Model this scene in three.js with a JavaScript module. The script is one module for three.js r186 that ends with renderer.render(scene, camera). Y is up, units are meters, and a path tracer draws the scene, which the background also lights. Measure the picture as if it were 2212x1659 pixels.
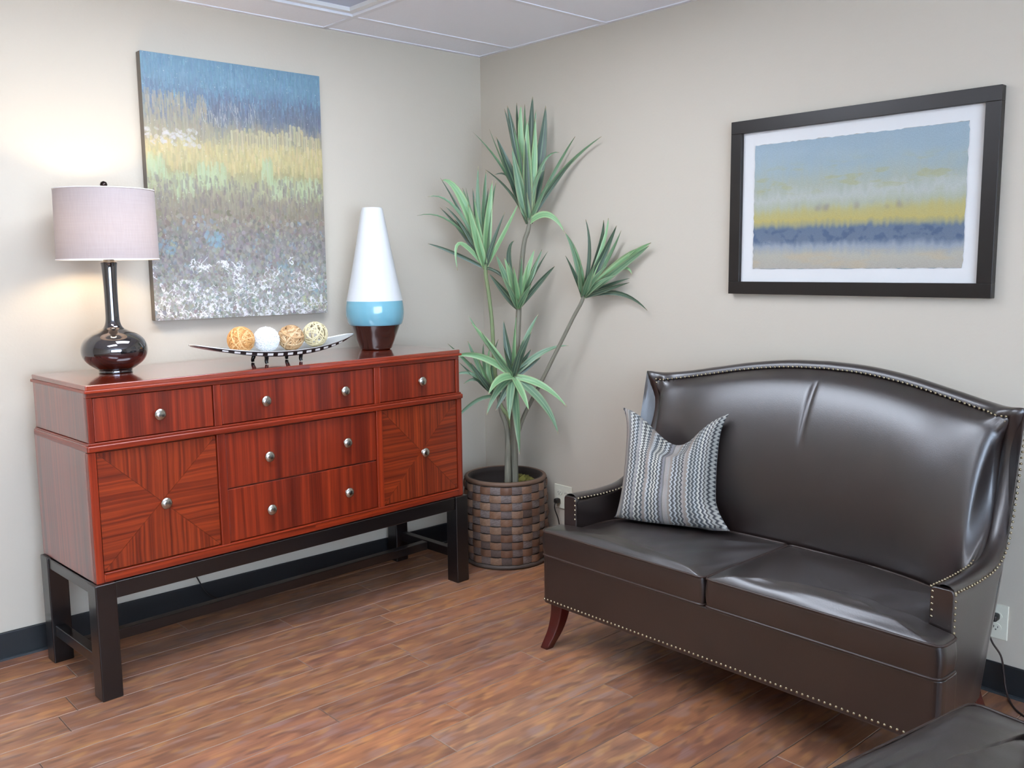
import * as THREE from 'three';
import { RoundedBoxGeometry } from 'three/addons/geometries/RoundedBoxGeometry.js';
import { mergeGeometries } from 'three/addons/utils/BufferGeometryUtils.js';
import { RectAreaLightUniformsLib } from 'three/addons/lights/RectAreaLightUniformsLib.js';
import { createNoise2D, createNoise3D } from 'simplex-noise';

// ---------------------------------------------------------------- camera, sky, lamps, exposure
const scene = new THREE.Scene();
const camera = new THREE.PerspectiveCamera(45.245, 2212 / 1659, 0.05, 60);
camera.rotation.order = 'YXZ';
camera.position.set(-3.097, 1.405, 3.624);
camera.rotation.set(-0.129, -0.737, -0.0106);
scene.add(camera);
const renderer = new THREE.WebGLRenderer({ antialias: true });
renderer.toneMapping = THREE.LinearToneMapping;
renderer.toneMappingExposure = 1.27;
renderer.shadowMap.enabled = true;
RectAreaLightUniformsLib.init();
const SKY = 10;
scene.background = new THREE.Color().setRGB(0.76 * SKY, 0.95 * SKY, 1.22 * SKY);
const PANEL = { power: 11, color: [0.87, 0.96, 1.12] };   // ceiling troffers
const LAMP = { power: 0.4, color: [1.0, 0.78, 0.52] };   // bulb of the table lamp

// ---------------------------------------------------------------- helpers
const H = 2.428, RX = -5.4, RZ = 5.8;                    // the room: x RX..0, z 0..RZ
function rng(seed) { let a = seed >>> 0; return () => { a = (a + 0x6D2B79F5) | 0; let t = Math.imul(a ^ (a >>> 15), 1 | a); t = (t + Math.imul(t ^ (t >>> 7), 61 | t)) ^ t; return ((t ^ (t >>> 14)) >>> 0) / 4294967296; }; }
const n2 = createNoise2D(rng(11)), n3 = createNoise3D(rng(12));
const clamp = (v, a, b) => Math.min(b, Math.max(a, v)), mix = (a, b, t) => a + (b - a) * t;
const smooth = (a, b, v) => { const t = clamp((v - a) / (b - a), 0, 1); return t * t * (3 - 2 * t); };
const V = (x, y, z) => new THREE.Vector3(x, y, z);
const mix3 = (a, b, t) => [mix(a[0], b[0], t), mix(a[1], b[1], t), mix(a[2], b[2], t)];
const fbm = (x, y, o = 4) => { let s = 0, a = 0.5; for (let i = 0; i < o; i++) { s += a * n2(x, y); x = x * 2.03 + 7.1; y = y * 2.03 - 3.7; a *= 0.5; } return s; };
function dataTex(w, h, fn, srgb = true) {
  const d = new Uint8Array(w * h * 4);
  for (let j = 0; j < h; j++) for (let i = 0; i < w; i++) { const c = fn((i + 0.5) / w, (j + 0.5) / h), k = (j * w + i) * 4; d[k] = clamp(c[0], 0, 255); d[k + 1] = clamp(c[1], 0, 255); d[k + 2] = clamp(c[2], 0, 255); d[k + 3] = 255; }
  const t = new THREE.DataTexture(d, w, h); t.wrapS = t.wrapT = THREE.RepeatWrapping; t.magFilter = THREE.LinearFilter; t.minFilter = THREE.LinearFilter;
  if (srgb) t.colorSpace = THREE.SRGBColorSpace; t.needsUpdate = true; return t;
}
function canvasTex(w, h, draw) {
  const c = document.createElement('canvas'); c.width = w; c.height = h; draw(c.getContext('2d'), w, h);
  const t = new THREE.CanvasTexture(c); t.colorSpace = THREE.SRGBColorSpace; t.wrapS = t.wrapT = THREE.RepeatWrapping; return t;
}
const std = (color, roughness = 0.6, extra = {}) => new THREE.MeshPhysicalMaterial({ color, roughness, ...extra });
const used = new Map();
function numbered(n) { const k = used.get(n) ?? 0; used.set(n, k + 1); return k ? n + '_' + String(k).padStart(3, '0') : n; }
function thing(name, label, category, pos = [0, 0, 0], turn = 0, group) {
  const o = new THREE.Group(); o.name = numbered(name); o.position.set(...pos); o.rotation.y = turn;
  o.userData = { label, category }; if (group) o.userData.group = group; scene.add(o); return o;
}
function part(name, geo, mat, parent, label) {
  const m = new THREE.Mesh(Array.isArray(geo) ? mergeGeometries(geo.map((g) => g.index ? g.toNonIndexed() : g)) : geo, mat);
  m.name = name; if (label) m.userData.label = label; parent.add(m); return m;
}
function struct(name, geo, mat, label, category) {
  const m = new THREE.Mesh(geo, mat); m.name = name; m.userData = { kind: 'structure', label, category }; scene.add(m); return m;
}
function box(w, h, d, x, y, z) { const g = new THREE.BoxGeometry(w, h, d); g.translate(x, y, z); return g; }
function rbox(w, h, d, x, y, z, r = 0.004, s = 2) { const g = new RoundedBoxGeometry(w, h, d, s, Math.min(r, w / 2.01, h / 2.01, d / 2.01)); g.translate(x, y, z); return g; }
// uv in metres from position: pick the two axes of the dominant normal; swap = run of the grain along the other one
function metreUV(g, swap = false, ou = 0, ov = 0) {
  if (g.index) g = g.toNonIndexed();
  const p = g.attributes.position, n = g.attributes.normal, uv = new Float32Array(p.count * 2);
  for (let i = 0; i < p.count; i++) {
    const ax = Math.abs(n.getX(i)), ay = Math.abs(n.getY(i)), az = Math.abs(n.getZ(i));
    let u, v; if (ax > ay && ax > az) { u = p.getZ(i); v = p.getY(i); } else if (ay > az) { u = p.getX(i); v = p.getZ(i); } else { u = p.getX(i); v = p.getY(i); }
    if (swap) [u, v] = [v, u];
    uv[i * 2] = u + ou; uv[i * 2 + 1] = v + ov;
  }
  g.setAttribute('uv', new THREE.BufferAttribute(uv, 2)); return g;
}
function gridGeo(rows, closedU = false, closedV = false) {      // rows[i][j] = Vector3 ; optional rows.uv
  const R = rows.length, C = rows[0].length, pos = [], uv = [], idx = [];
  for (let i = 0; i < R; i++) for (let j = 0; j < C; j++) { const p = rows[i][j]; pos.push(p.x, p.y, p.z); uv.push(p.u ?? j / (C - 1), p.v ?? i / (R - 1)); }
  for (let i = 0; i < (closedU ? R : R - 1); i++) for (let j = 0; j < (closedV ? C : C - 1); j++) {
    const a = i * C + j, b = i * C + (j + 1) % C, c = ((i + 1) % R) * C + j, d = ((i + 1) % R) * C + (j + 1) % C; idx.push(a, b, d, a, d, c);
  }
  const g = new THREE.BufferGeometry(); g.setAttribute('position', new THREE.Float32BufferAttribute(pos, 3)); g.setAttribute('uv', new THREE.Float32BufferAttribute(uv, 2)); g.setIndex(idx); g.computeVertexNormals(); return g;
}
function taperTube(pts, r0, r1, seg = 24, rad = 8) {
  const c = new THREE.CatmullRomCurve3(pts, false, 'centripetal'), g = new THREE.TubeGeometry(c, seg, 1, rad, false), p = g.attributes.position, n = g.attributes.normal;
  for (let i = 0; i <= seg; i++) { const r = mix(r0, r1, i / seg), q = c.getPointAt(i / seg); for (let j = 0; j <= rad; j++) { const k = i * (rad + 1) + j; p.setXYZ(k, q.x + n.getX(k) * r, q.y + n.getY(k) * r, q.z + n.getZ(k) * r); } }
  return g;
}
const lathe = (pts, seg = 48) => new THREE.LatheGeometry(pts.map(([r, y]) => new THREE.Vector2(r, y)), seg);

// ---------------------------------------------------------------- the room
const plaster = dataTex(256, 256, (u, v) => { const k = 128 + 60 * n2(u * 40, v * 40) + 40 * n2(u * 90, v * 90 + 9); return [k, k, k]; }, false);
plaster.repeat.set(1.6, 1.6);
const paint = std(0xc4bbab, 0.72, { bumpMap: plaster, bumpScale: 0.0003 });
const paintDark = std(0x1c1d20, 0.4);
function wallGeo(boxes) { return mergeGeometries(boxes.map((b) => metreUV(box(...b)))); }
const T = 0.14;
struct('wall_left', wallGeo([[-RX + T, H + 0.3, T, RX / 2 - T / 2, (H + 0.3) / 2, -T / 2]]), paint, 'cream painted wall behind the red sideboard', 'wall');
struct('wall_right', wallGeo([[T, H + 0.3, RZ, T / 2, (H + 0.3) / 2, RZ / 2]]), paint, 'beige painted wall behind the leather settee', 'wall');
const W2 = { a: -5.25, b: -1.5, y0: 0.55, y1: 2.38 };
struct('wall_opposite', wallGeo([[T, H + 0.3, RZ, RX - T / 2, (H + 0.3) / 2, RZ / 2]]), paint, 'painted wall facing the settee outside the frame', 'wall');
struct('wall_behind', wallGeo([
  [-RX + 2 * T, W2.y0, T, RX / 2, W2.y0 / 2, RZ + T / 2], [-RX + 2 * T, H + 0.3 - W2.y1, T, RX / 2, (H + 0.3 + W2.y1) / 2, RZ + T / 2],
  [W2.a - RX + T, W2.y1 - W2.y0, T, (RX - T + W2.a) / 2, (W2.y0 + W2.y1) / 2, RZ + T / 2], [-W2.b + T, W2.y1 - W2.y0, T, (W2.b + T) / 2, (W2.y0 + W2.y1) / 2, RZ + T / 2]]), paint, 'painted wall with a window behind the viewer', 'wall');
const frameWhite = std(0xe4e4e2, 0.4), glass = new THREE.MeshPhysicalMaterial({ color: 0xffffff, roughness: 0, transmission: 1, thickness: 0, ior: 1.45 });
function windowUnit(name, w, alongX, label) {
  const o = new THREE.Group(); o.name = name; o.userData = { kind: 'structure', label, category: 'window' }; scene.add(o);
  const L = w.b - w.a, hh = w.y1 - w.y0; o.position.set(alongX ? (w.a + w.b) / 2 : RX - T / 2, (w.y0 + w.y1) / 2, alongX ? RZ + T / 2 : (w.a + w.b) / 2); if (!alongX) o.rotation.y = Math.PI / 2;
  part('window_frame', [box(L, 0.05, 0.07, 0, hh / 2 - 0.025, 0), box(L, 0.05, 0.07, 0, -hh / 2 + 0.025, 0), box(0.05, hh - 0.1, 0.07, -L / 2 + 0.025, 0, 0), box(0.05, hh - 0.1, 0.07, L / 2 - 0.025, 0, 0)], frameWhite, o);
  for (const x of [-L / 6, L / 6]) part('mullion', box(0.05, hh - 0.1, 0.06, x, 0, 0), frameWhite, o);
  for (const x of [-L / 3, 0, L / 3]) part('pane', box(L / 3 - 0.07, hh - 0.1, 0.006, x, 0, 0), glass, o);
}
windowUnit('window_1', W2, true, 'wide three-pane window in the wall behind the viewer');
for (const [n, g, l] of [['baseboard_left', [-RX - 0.0, 0.1, 0.012, RX / 2, 0.05, 0.006], 'black vinyl baseboard along the sideboard wall'], ['baseboard_right', [0.012, 0.1, RZ - 0.012, -0.006, 0.05, RZ / 2 + 0.006], 'black vinyl baseboard along the settee wall']]) {
  const m = struct(n, rbox(...g, 0.004), std(0x1d2124, 0.45), l, 'baseboard');
  part('toe', n === 'baseboard_left' ? box(-RX - 0.03, 0.008, 0.012, RX / 2, 0.004, 0.018) : box(0.012, 0.008, RZ - 0.03, -0.018, 0.004, RZ / 2), std(0x3b4145, 0.35), m);
}
for (const [n, g, l] of [['baseboard_opposite', [0.012, 0.1, RZ - 0.03, RX + 0.006, 0.05, RZ / 2], 'black vinyl baseboard under the wide window'], ['baseboard_behind', [-RX - 0.03, 0.1, 0.012, RX / 2, 0.05, RZ - 0.006], 'black vinyl baseboard behind the viewer']]) struct(n, box(...g), std(0x1d2124, 0.45), l, 'baseboard');

// floor of separate planks
const floorTex = dataTex(1024, 512, (u, v) => {
  const x = u * 1.6, y = v * 0.8;
  if (v > 0.97) return [164, 140, 122];
  const big = fbm(x * 2.2, y * 9 + 3, 2), mid = fbm(x * 4.5 + 20, y * 16, 2), fine = n2(x * 5, y * 200), f2 = fbm(x * 2.5, y * 60 + 40, 2);
  let c = mix3([140, 100, 79], [176, 127, 93], clamp(0.5 + big * 0.9 + mid * 0.55, 0, 1));
  c = mix3(c, [156, 128, 119], smooth(0.05, 0.45, fbm(x * 5 + 60, y * 13, 2)) * 0.65);
  c = mix3(c, [190, 144, 94], smooth(0.1, 0.5, fbm(x * 5 - 30, y * 15 + 11, 2)) * 0.6);
  c = mix3(c, [112, 84, 71], smooth(0.15, 0.6, fbm(x * 5 + 90, y * 20 - 20, 2)) * 0.62);
  const k = 1.0 + 0.025 * fine + 0.07 * f2; return c.map((q) => q * k);
});
const floorBump = dataTex(512, 256, (u, v) => { const k = 128 + 70 * fbm(u * 16, v * 90, 3); return [k, k, k]; }, false);
floorTex.repeat.set(1 / 1.6, 1 / 0.8); floorBump.repeat.set(1 / 1.6, 1 / 0.8);
const plankMats = [0xffffff, 0xeee6e0, 0xfff0e2, 0xe2dad8, 0xf2e6e6].map((c) => std(c, 0.4, { map: floorTex, bumpMap: floorBump, bumpScale: 0.0002 }));
const floor = struct('floor', box(-RX + 0.2, 0.1, RZ + 0.2, RX / 2, -0.058, RZ / 2), std(0x8d7a6d, 0.8), 'brown wood plank floor with pale joints', 'floor');
{
  const r = rng(5), P = 0.1295, z0 = 0.086 - P, LEN = 1.22, joints = { 3: -1.034, 6: -1.22, 11: -1.527, 12: -0.895, 14: -1.084 };
  for (let k = 0; z0 + k * P < RZ; k++) {
    const za = Math.max(z0 + k * P, 0.0), zb = Math.min(za === 0 ? z0 + P : za + P, RZ);
    let x = (joints[k - 1] ?? -0.05 - LEN * ((k * 0.371) % 1)); while (x < 0) x += LEN;
    for (; x > RX; x -= LEN) {
      const xb = Math.min(x, 0), xa = Math.max(x - LEN, RX); if (xb - xa < 0.03) continue;
      const w = xb - xa - 0.002, d = zb - za - 0.002, b = 0.0012, h = 0.007;
      // plank with chamfered upper edges
      const q = (ix, iz, iy) => V((xa + xb) / 2 + ix * (w / 2 - (iy ? b : 0)), iy ? 0 : -0.0016, (za + zb) / 2 + iz * (d / 2 - (iy ? b : 0)));
      const t = [q(-1, -1, 1), q(1, -1, 1), q(1, 1, 1), q(-1, 1, 1)], e = [q(-1, -1, 0), q(1, -1, 0), q(1, 1, 0), q(-1, 1, 0)], lo = e.map((p) => V(p.x, -h, p.z));
      const pos = [], push = (...ps) => ps.forEach((p) => pos.push(p.x, p.y, p.z));
      push(t[0], t[2], t[1], t[0], t[3], t[2]);
      for (let i = 0; i < 4; i++) { const j = (i + 1) % 4; push(e[i], t[i], t[j], e[i], t[j], e[j], lo[i], e[i], e[j], lo[i], e[j], lo[j]); }
      const g = new THREE.BufferGeometry(); g.setAttribute('position', new THREE.Float32BufferAttribute(pos, 3)); g.computeVertexNormals();
      const ou = r() * 0.36, ov = r() * 0.63, uv = []; for (let i = 0; i < pos.length; i += 3) { if (i < 18) uv.push(pos[i] - xa + ou, pos[i + 2] - za + ov); else uv.push(0.5, 0.79); }
      g.setAttribute('uv', new THREE.Float32BufferAttribute(uv, 2));
      part('plank', g, plankMats[Math.floor(r() * plankMats.length)], floor);
    }
  }
}

// suspended ceiling
const tileBump = dataTex(256, 256, (u, v) => { const k = 150 + 60 * n2(u * 70, v * 70) + 40 * n2(u * 30, v * 30); return [k, k, k]; }, false);
const tileMat = std(0xf0f2f8, 0.85, { bumpMap: tileBump, bumpScale: 0.0006 }), barMat = std(0xe6e8ee, 0.5);
const ceiling = struct('ceiling', box(-RX + 0.3, 0.1, RZ + 0.3, RX / 2, H + 0.08, RZ / 2), std(0xdddddd, 0.9), 'white suspended ceiling of square-edged panels in a metal grid', 'ceiling');
const gx = [0, -0.89, -2.11, -3.33, -4.55, RX], gz = [0, 0.235, 0.845, 1.455, 2.065, 2.675, 3.285, 3.895, 4.505, 5.115, 5.725, RZ];
const lit = new Set(['1,2', '2,3']), off = new Set(['1,1']);
for (let i = 0; i < 5; i++) for (let j = 0; j < 11; j++) {
  const xa = gx[i + 1], xb = gx[i], za = gz[j], zb = gz[j + 1], key = i + ',' + j; if (zb - za < 0.1) { part('ceiling_tile', box(xb - xa, 0.02, zb - za, (xa + xb) / 2, H + 0.014, (za + zb) / 2), tileMat, ceiling); continue; }
  if (lit.has(key) || off.has(key)) continue;
  part('ceiling_tile', metreUV(box(xb - xa - 0.004, 0.018, zb - za - 0.004, (xa + xb) / 2, H + 0.013, (za + zb) / 2)), tileMat, ceiling);
}
for (const x of gx.slice(1, 5)) part('grid_bar', box(0.024, 0.012, RZ, x, H + 0.006, RZ / 2), barMat, ceiling);
for (const z of gz.slice(1, 11)) part('grid_bar', box(-RX, 0.0115, 0.024, RX / 2, H + 0.0062, z), barMat, ceiling);
part('wall_angle', [box(-RX, 0.006, 0.02, RX / 2, H + 0.003, 0.01), box(0.02, 0.006, RZ, -0.01, H + 0.003, RZ / 2)], barMat, ceiling);
const glow = new THREE.MeshStandardMaterial({ color: 0xffffff, emissive: new THREE.Color(...PANEL.color), emissiveIntensity: 2.5 });
const lens = std(0xb6bed2, 0.45);
function troffer(i, j, on, label) {
  const xa = gx[i + 1], xb = gx[i], za = gz[j], zb = gz[j + 1], w = xb - xa - 0.03, d = zb - za - 0.03;
  const o = thing('ceiling_light', label, 'ceiling light', [(xa + xb) / 2, H, (za + zb) / 2], 0, on ? 'lit ceiling lights' : undefined);
  part('light_frame', [box(w, 0.03, 0.03, 0, 0.025, d / 2 - 0.015), box(w, 0.03, 0.03, 0, 0.025, -d / 2 + 0.015), box(0.03, 0.03, d - 0.06, w / 2 - 0.015, 0.025, 0), box(0.03, 0.03, d - 0.06, -w / 2 + 0.015, 0.025, 0)], frameWhite, o);
  part('diffuser', box(w - 0.06, 0.008, d - 0.06, 0, on ? 0.02 : 0.03, 0), on ? glow : lens, o);
  if (on) { const l = new THREE.RectAreaLight(new THREE.Color(...PANEL.color), PANEL.power, w - 0.08, d - 0.08); l.position.set(0, 0.012, 0); l.rotation.x = -Math.PI / 2; o.add(l); }
}
troffer(1, 2, true, 'lit ceiling light panel between the sideboard and the settee');
troffer(2, 3, true, 'lit ceiling light panel in front of the viewer, left of the other');
troffer(1, 1, false, 'unlit grey-blue ceiling light panel above the abstract canvas');

// ---------------------------------------------------------------- sideboard
// ribbon-stripe mahogany: grain runs along v, bands across u (texture spans 1 m x 1 m)
const woodTex = dataTex(1024, 512, (u, v) => {
  const wob = 0.004 * n2(u * 6, v * 1.2) + 0.003 * n2(u * 14 + 4, v * 2.2);
  const x = u + wob, wide = n2(x * 9, v * 0.25), mid = n2(x * 34, v * 0.5 + 8), thin = n2(x * 95, v * 0.8 + 3), hair = n2(x * 330, v * 5);
  const s = clamp(0.52 + 0.22 * wide + 0.26 * mid + 0.14 * thin, 0, 1);
  let c = mix3([80, 20, 9], [156, 54, 24], s); const k = 1 + 0.07 * hair; return c.map((q) => q * k);
});
const stripeTex = dataTex(1024, 512, (u, v) => {     // stronger stripe of the door veneers
  const x = u + 0.003 * n2(u * 5, v * 2) + 0.002 * n2(u * 20, v * 6), s0 = n2(x * 62, v * 0.6), s1 = n2(x * 130, v * 0.9 + 5), wide = n2(x * 11, v * 0.4 + 2);
  const s = clamp(0.55 + 0.36 * s0 + 0.16 * s1 + 0.16 * wide, 0, 1); const c = mix3([78, 20, 8], [156, 60, 24], s), k = 1 + 0.05 * n2(x * 400, v * 8); return c.map((q) => q * k);
});
const gloss = { clearcoat: 0.3, clearcoatRoughness: 0.15 };
const veneer = std(0xffffff, 0.32, { map: woodTex, ...gloss }), veneerStripe = std(0xffffff, 0.32, { map: stripeTex, ...gloss });
const solidRed = std(0xffffff, 0.28, { map: woodTex, color: new THREE.Color(1.12, 1.1, 1.05), ...gloss });
const topWood = std(0xffffff, 0.16, { ior: 1.75, map: woodTex, clearcoat: 1, clearcoatRoughness: 0.06 });
const sideWood = std(0xffffff, 0.3, { ior: 1.7, map: woodTex, clearcoat: 1, clearcoatRoughness: 0.18 });
const ebony = std(0x0d0b0c, 0.3, { clearcoat: 0.5, clearcoatRoughness: 0.2 });
const nickel = std(0xb9b6ae, 0.24, { metalness: 1 });
const SB = { x: -2.1774, z: 0.6099, th: 0.0523, w: 1.622, d: 0.5 };
const sbPos = (u, v) => [SB.x + u * Math.cos(SB.th) + v * Math.sin(SB.th), SB.z - u * Math.sin(SB.th) + v * Math.cos(SB.th)];
{
  const [cx, cz] = sbPos(SB.w / 2, -SB.d / 2);
  const o = thing('sideboard', 'red mahogany sideboard with nickel knobs on a black leg frame', 'sideboard', [cx, 0, cz], SB.th);
  const U = (u) => u - SB.w / 2, Zv = (v) => v + SB.d / 2;                       // local x, local z (v = 0 at the leg front)
  const bx = (u0, u1, y0, y1, v0, v1, r = 0.003, swap = false, ou = 0) => metreUV(rbox(u1 - u0, y1 - y0, v1 - v0, U((u0 + u1) / 2), (y0 + y1) / 2, Zv((v0 + v1) / 2), r), swap, ou, -0.03);
  // black frame
  const lg = 0.068, W = SB.w, D = SB.d;
  for (const u of [0, W - lg]) for (const v of [-lg, -D]) part('leg', bx(u, u + lg, 0, 0.392, v, v + lg, 0.004), ebony, o);
  part('front_rail', bx(lg, W - lg, 0.335, 0.39, -0.05, -0.008), ebony, o); part('back_rail', bx(lg, W - lg, 0.335, 0.39, -D + 0.008, -D + 0.05), ebony, o);
  for (const u of [0.006, W - 0.046]) { part('side_rail', bx(u, u + 0.04, 0.352, 0.39, -D + lg, -lg), ebony, o); part('stretcher', bx(u + 0.005, u + 0.04, 0.1, 0.14, -D + lg, -lg), ebony, o); }
  part('stretcher', bx(0.045, W - 0.045, 0.1, 0.138, -D / 2 - 0.018, -D / 2 + 0.018), ebony, o);
  // lower and upper carcass, each a box of panels
  const carc = (u0, u1, y0, y1, vf, nm) => {
    const c = part(nm + '_carcass', [bx(u0 + 0.004, u1 - 0.004, y0 + 0.001, y1 - 0.001, -D + 0.004, vf - 0.022)], sideWood, o);
    return c;
  };
  carc(0.014, 1.608, 0.392, 0.85, -0.016, 'lower'); carc(0.022, 1.6, 0.85, 1.017, -0.022, 'upper');
  for (const s of [0, 1]) {
    part('side_panel', bx(s ? 1.6 : 0.012, s ? 1.61 : 0.022, 0.393, 0.848, -D, -0.03, 0.002), sideWood, o);
    part('side_panel', bx(s ? 1.592 : 0.02, s ? 1.602 : 0.03, 0.854, 1.016, -D, -0.036, 0.002), sideWood, o);
  }
  // face frame
  const f = -0.016, fb = -0.042;
  const fr = (u0, u1, y0, y1, sw, ff = f) => part('face_frame', bx(u0, u1, y0, y1, fb, ff, 0.0025, sw, u0 * 3.1 + y0), solidRed, o);
  fr(0.012, 0.038, 0.392, 0.824, false); fr(1.584, 1.61, 0.392, 0.824, false); fr(0.453, 0.485, 0.419, 0.824, false); fr(1.146, 1.176, 0.419, 0.824, false); fr(0.038, 1.584, 0.392, 0.42, true);
  fr(0.02, 0.039, 0.853, 0.999, false, f - 0.004); fr(1.583, 1.602, 0.853, 0.999, false, f - 0.004); fr(0.45, 0.479, 0.853, 0.999, false, f - 0.004); fr(1.144, 1.173, 0.853, 0.999, false, f - 0.004); fr(0.02, 1.602, 0.999, 1.016, true, f - 0.004);
  part('waist_moulding', bx(0.009, 1.613, 0.825, 0.846, -D + 0.004, -0.007, 0.006, true), solidRed, o);
  part('waist_moulding', bx(0.016, 1.606, 0.846, 0.853, -D + 0.002, -0.014, 0.002, true), solidRed, o);
  part('bottom_moulding', bx(0.04, 1.582, 0.418, 0.424, -0.03, -0.012, 0.002, true), solidRed, o);
  // top slab with a stepped edge
  part('top_moulding', bx(0.012, 1.61, 1.014, 1.024, -D, -0.008, 0.003, true), solidRed, o);
  const slab = (u0, u1, y0, y1, v1) => bx(u0, u1, y0, y1, -D - 0.002, v1, 0.004, true);
  part('top', [slab(0.018, 1.604, 1.022, 1.04, -0.014)], topWood, o);
  // knobs
  const knobG = mergeGeometries([lathe([[0.0, 0.024], [0.008, 0.0238], [0.0145, 0.0218], [0.0165, 0.0185], [0.0185, 0.018], [0.0198, 0.0158], [0.0196, 0.0135], [0.016, 0.0115], [0.0085, 0.009], [0.0075, 0.004], [0.011, 0.0015], [0.012, 0]], 28)]); knobG.rotateX(Math.PI / 2);
  const knob = (parent, u, y, v) => { const k = part('knob', knobG, nickel, parent, 'round nickel knob'); k.position.set(U(u), y, Zv(v)); };
  // drawers
  const drawer = (u0, u1, y0, y1, front, knobs, ou) => { const d = part('drawer', bx(u0 + 0.002, u1 - 0.002, y0 + 0.002, y1 - 0.002, fb, front, 0.0025, false, ou), veneer, o); for (const [u, y] of knobs) knob(d, u, y, front - 0.001); };
  drawer(0.039, 0.45, 0.853, 0.999, f - 0.008, [[0.253, 0.921]], 0.1); drawer(0.479, 1.144, 0.853, 0.999, f - 0.008, [[0.651, 0.921], [0.998, 0.921]], 0.37); drawer(1.173, 1.583, 0.853, 0.999, f - 0.008, [[1.388, 0.922]], 0.68);
  drawer(0.485, 1.146, 0.6215, 0.822, f - 0.006, [[0.653, 0.715], [0.999, 0.716]], 0.9); drawer(0.485, 1.146, 0.424, 0.6205, f - 0.006, [[0.653, 0.515], [0.999, 0.515]], 0.22);
  // doors: four mitred veneer triangles on a core
  const door = (u0, u1, ku) => {
    const y0 = 0.425, y1 = 0.822, d = part('door', bx(u0 + 0.002, u1 - 0.002, y0 + 0.001, y1 - 0.002, fb, f - 0.01, 0.002), veneerStripe, o);
    const cu = (u0 + u1) / 2, cy = (y0 + y1) / 2, a = (u1 - u0) / 2 - 0.003, b = (y1 - y0) / 2 - 0.003, zf = Zv(f - 0.006), zb = Zv(f - 0.0101), e = 0.0003;
    const tri = [[[-a, b], [a, b], 0], [[a, -b], [-a, -b], 0], [[a, b], [a, -b], 1], [[-a, -b], [-a, b], 1]];
    tri.forEach(([p, q, hz], i) => {
      const C = [0, 0], sh = (pt) => { const m = [(p[0] + q[0]) / 3, (p[1] + q[1]) / 3], l = 0.0006; const dx = m[0] - pt[0], dy = m[1] - pt[1], n = Math.hypot(dx, dy); return [pt[0] + dx / n * l * 1.6, pt[1] + dy / n * l * 1.6]; };
      const P = [C, p, q].map(sh), pos = [], uv = [];
      const add = (pt, z) => { pos.push(U(cu) + pt[0], cy + pt[1], z); const s = hz ? [pt[1] + 0.31, pt[0]] : [pt[0] + 0.31, pt[1]]; uv.push(s[0] + (ku > 1 ? 0.2 : 0) + (hz ? 0.11 : 0), s[1] + 0.4 + i * 0.07); };
      [0, 2, 1].forEach((k) => add(P[k], zf));
      for (let k = 0; k < 3; k++) { const m = (k + 1) % 3; add(P[k], zb); add(P[k], zf); add(P[m], zf); add(P[k], zb); add(P[m], zf); add(P[m], zb); }
      const g = new THREE.BufferGeometry(); g.setAttribute('position', new THREE.Float32BufferAttribute(pos, 3)); g.setAttribute('uv', new THREE.Float32BufferAttribute(uv, 2)); g.computeVertexNormals();
      part('veneer_panel', g, veneerStripe, d);
    });
    knob(d, ku, 0.617, f - 0.006);
  };
  door(0.038, 0.453, 0.255); door(1.176, 1.584, 1.393);
}

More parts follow.
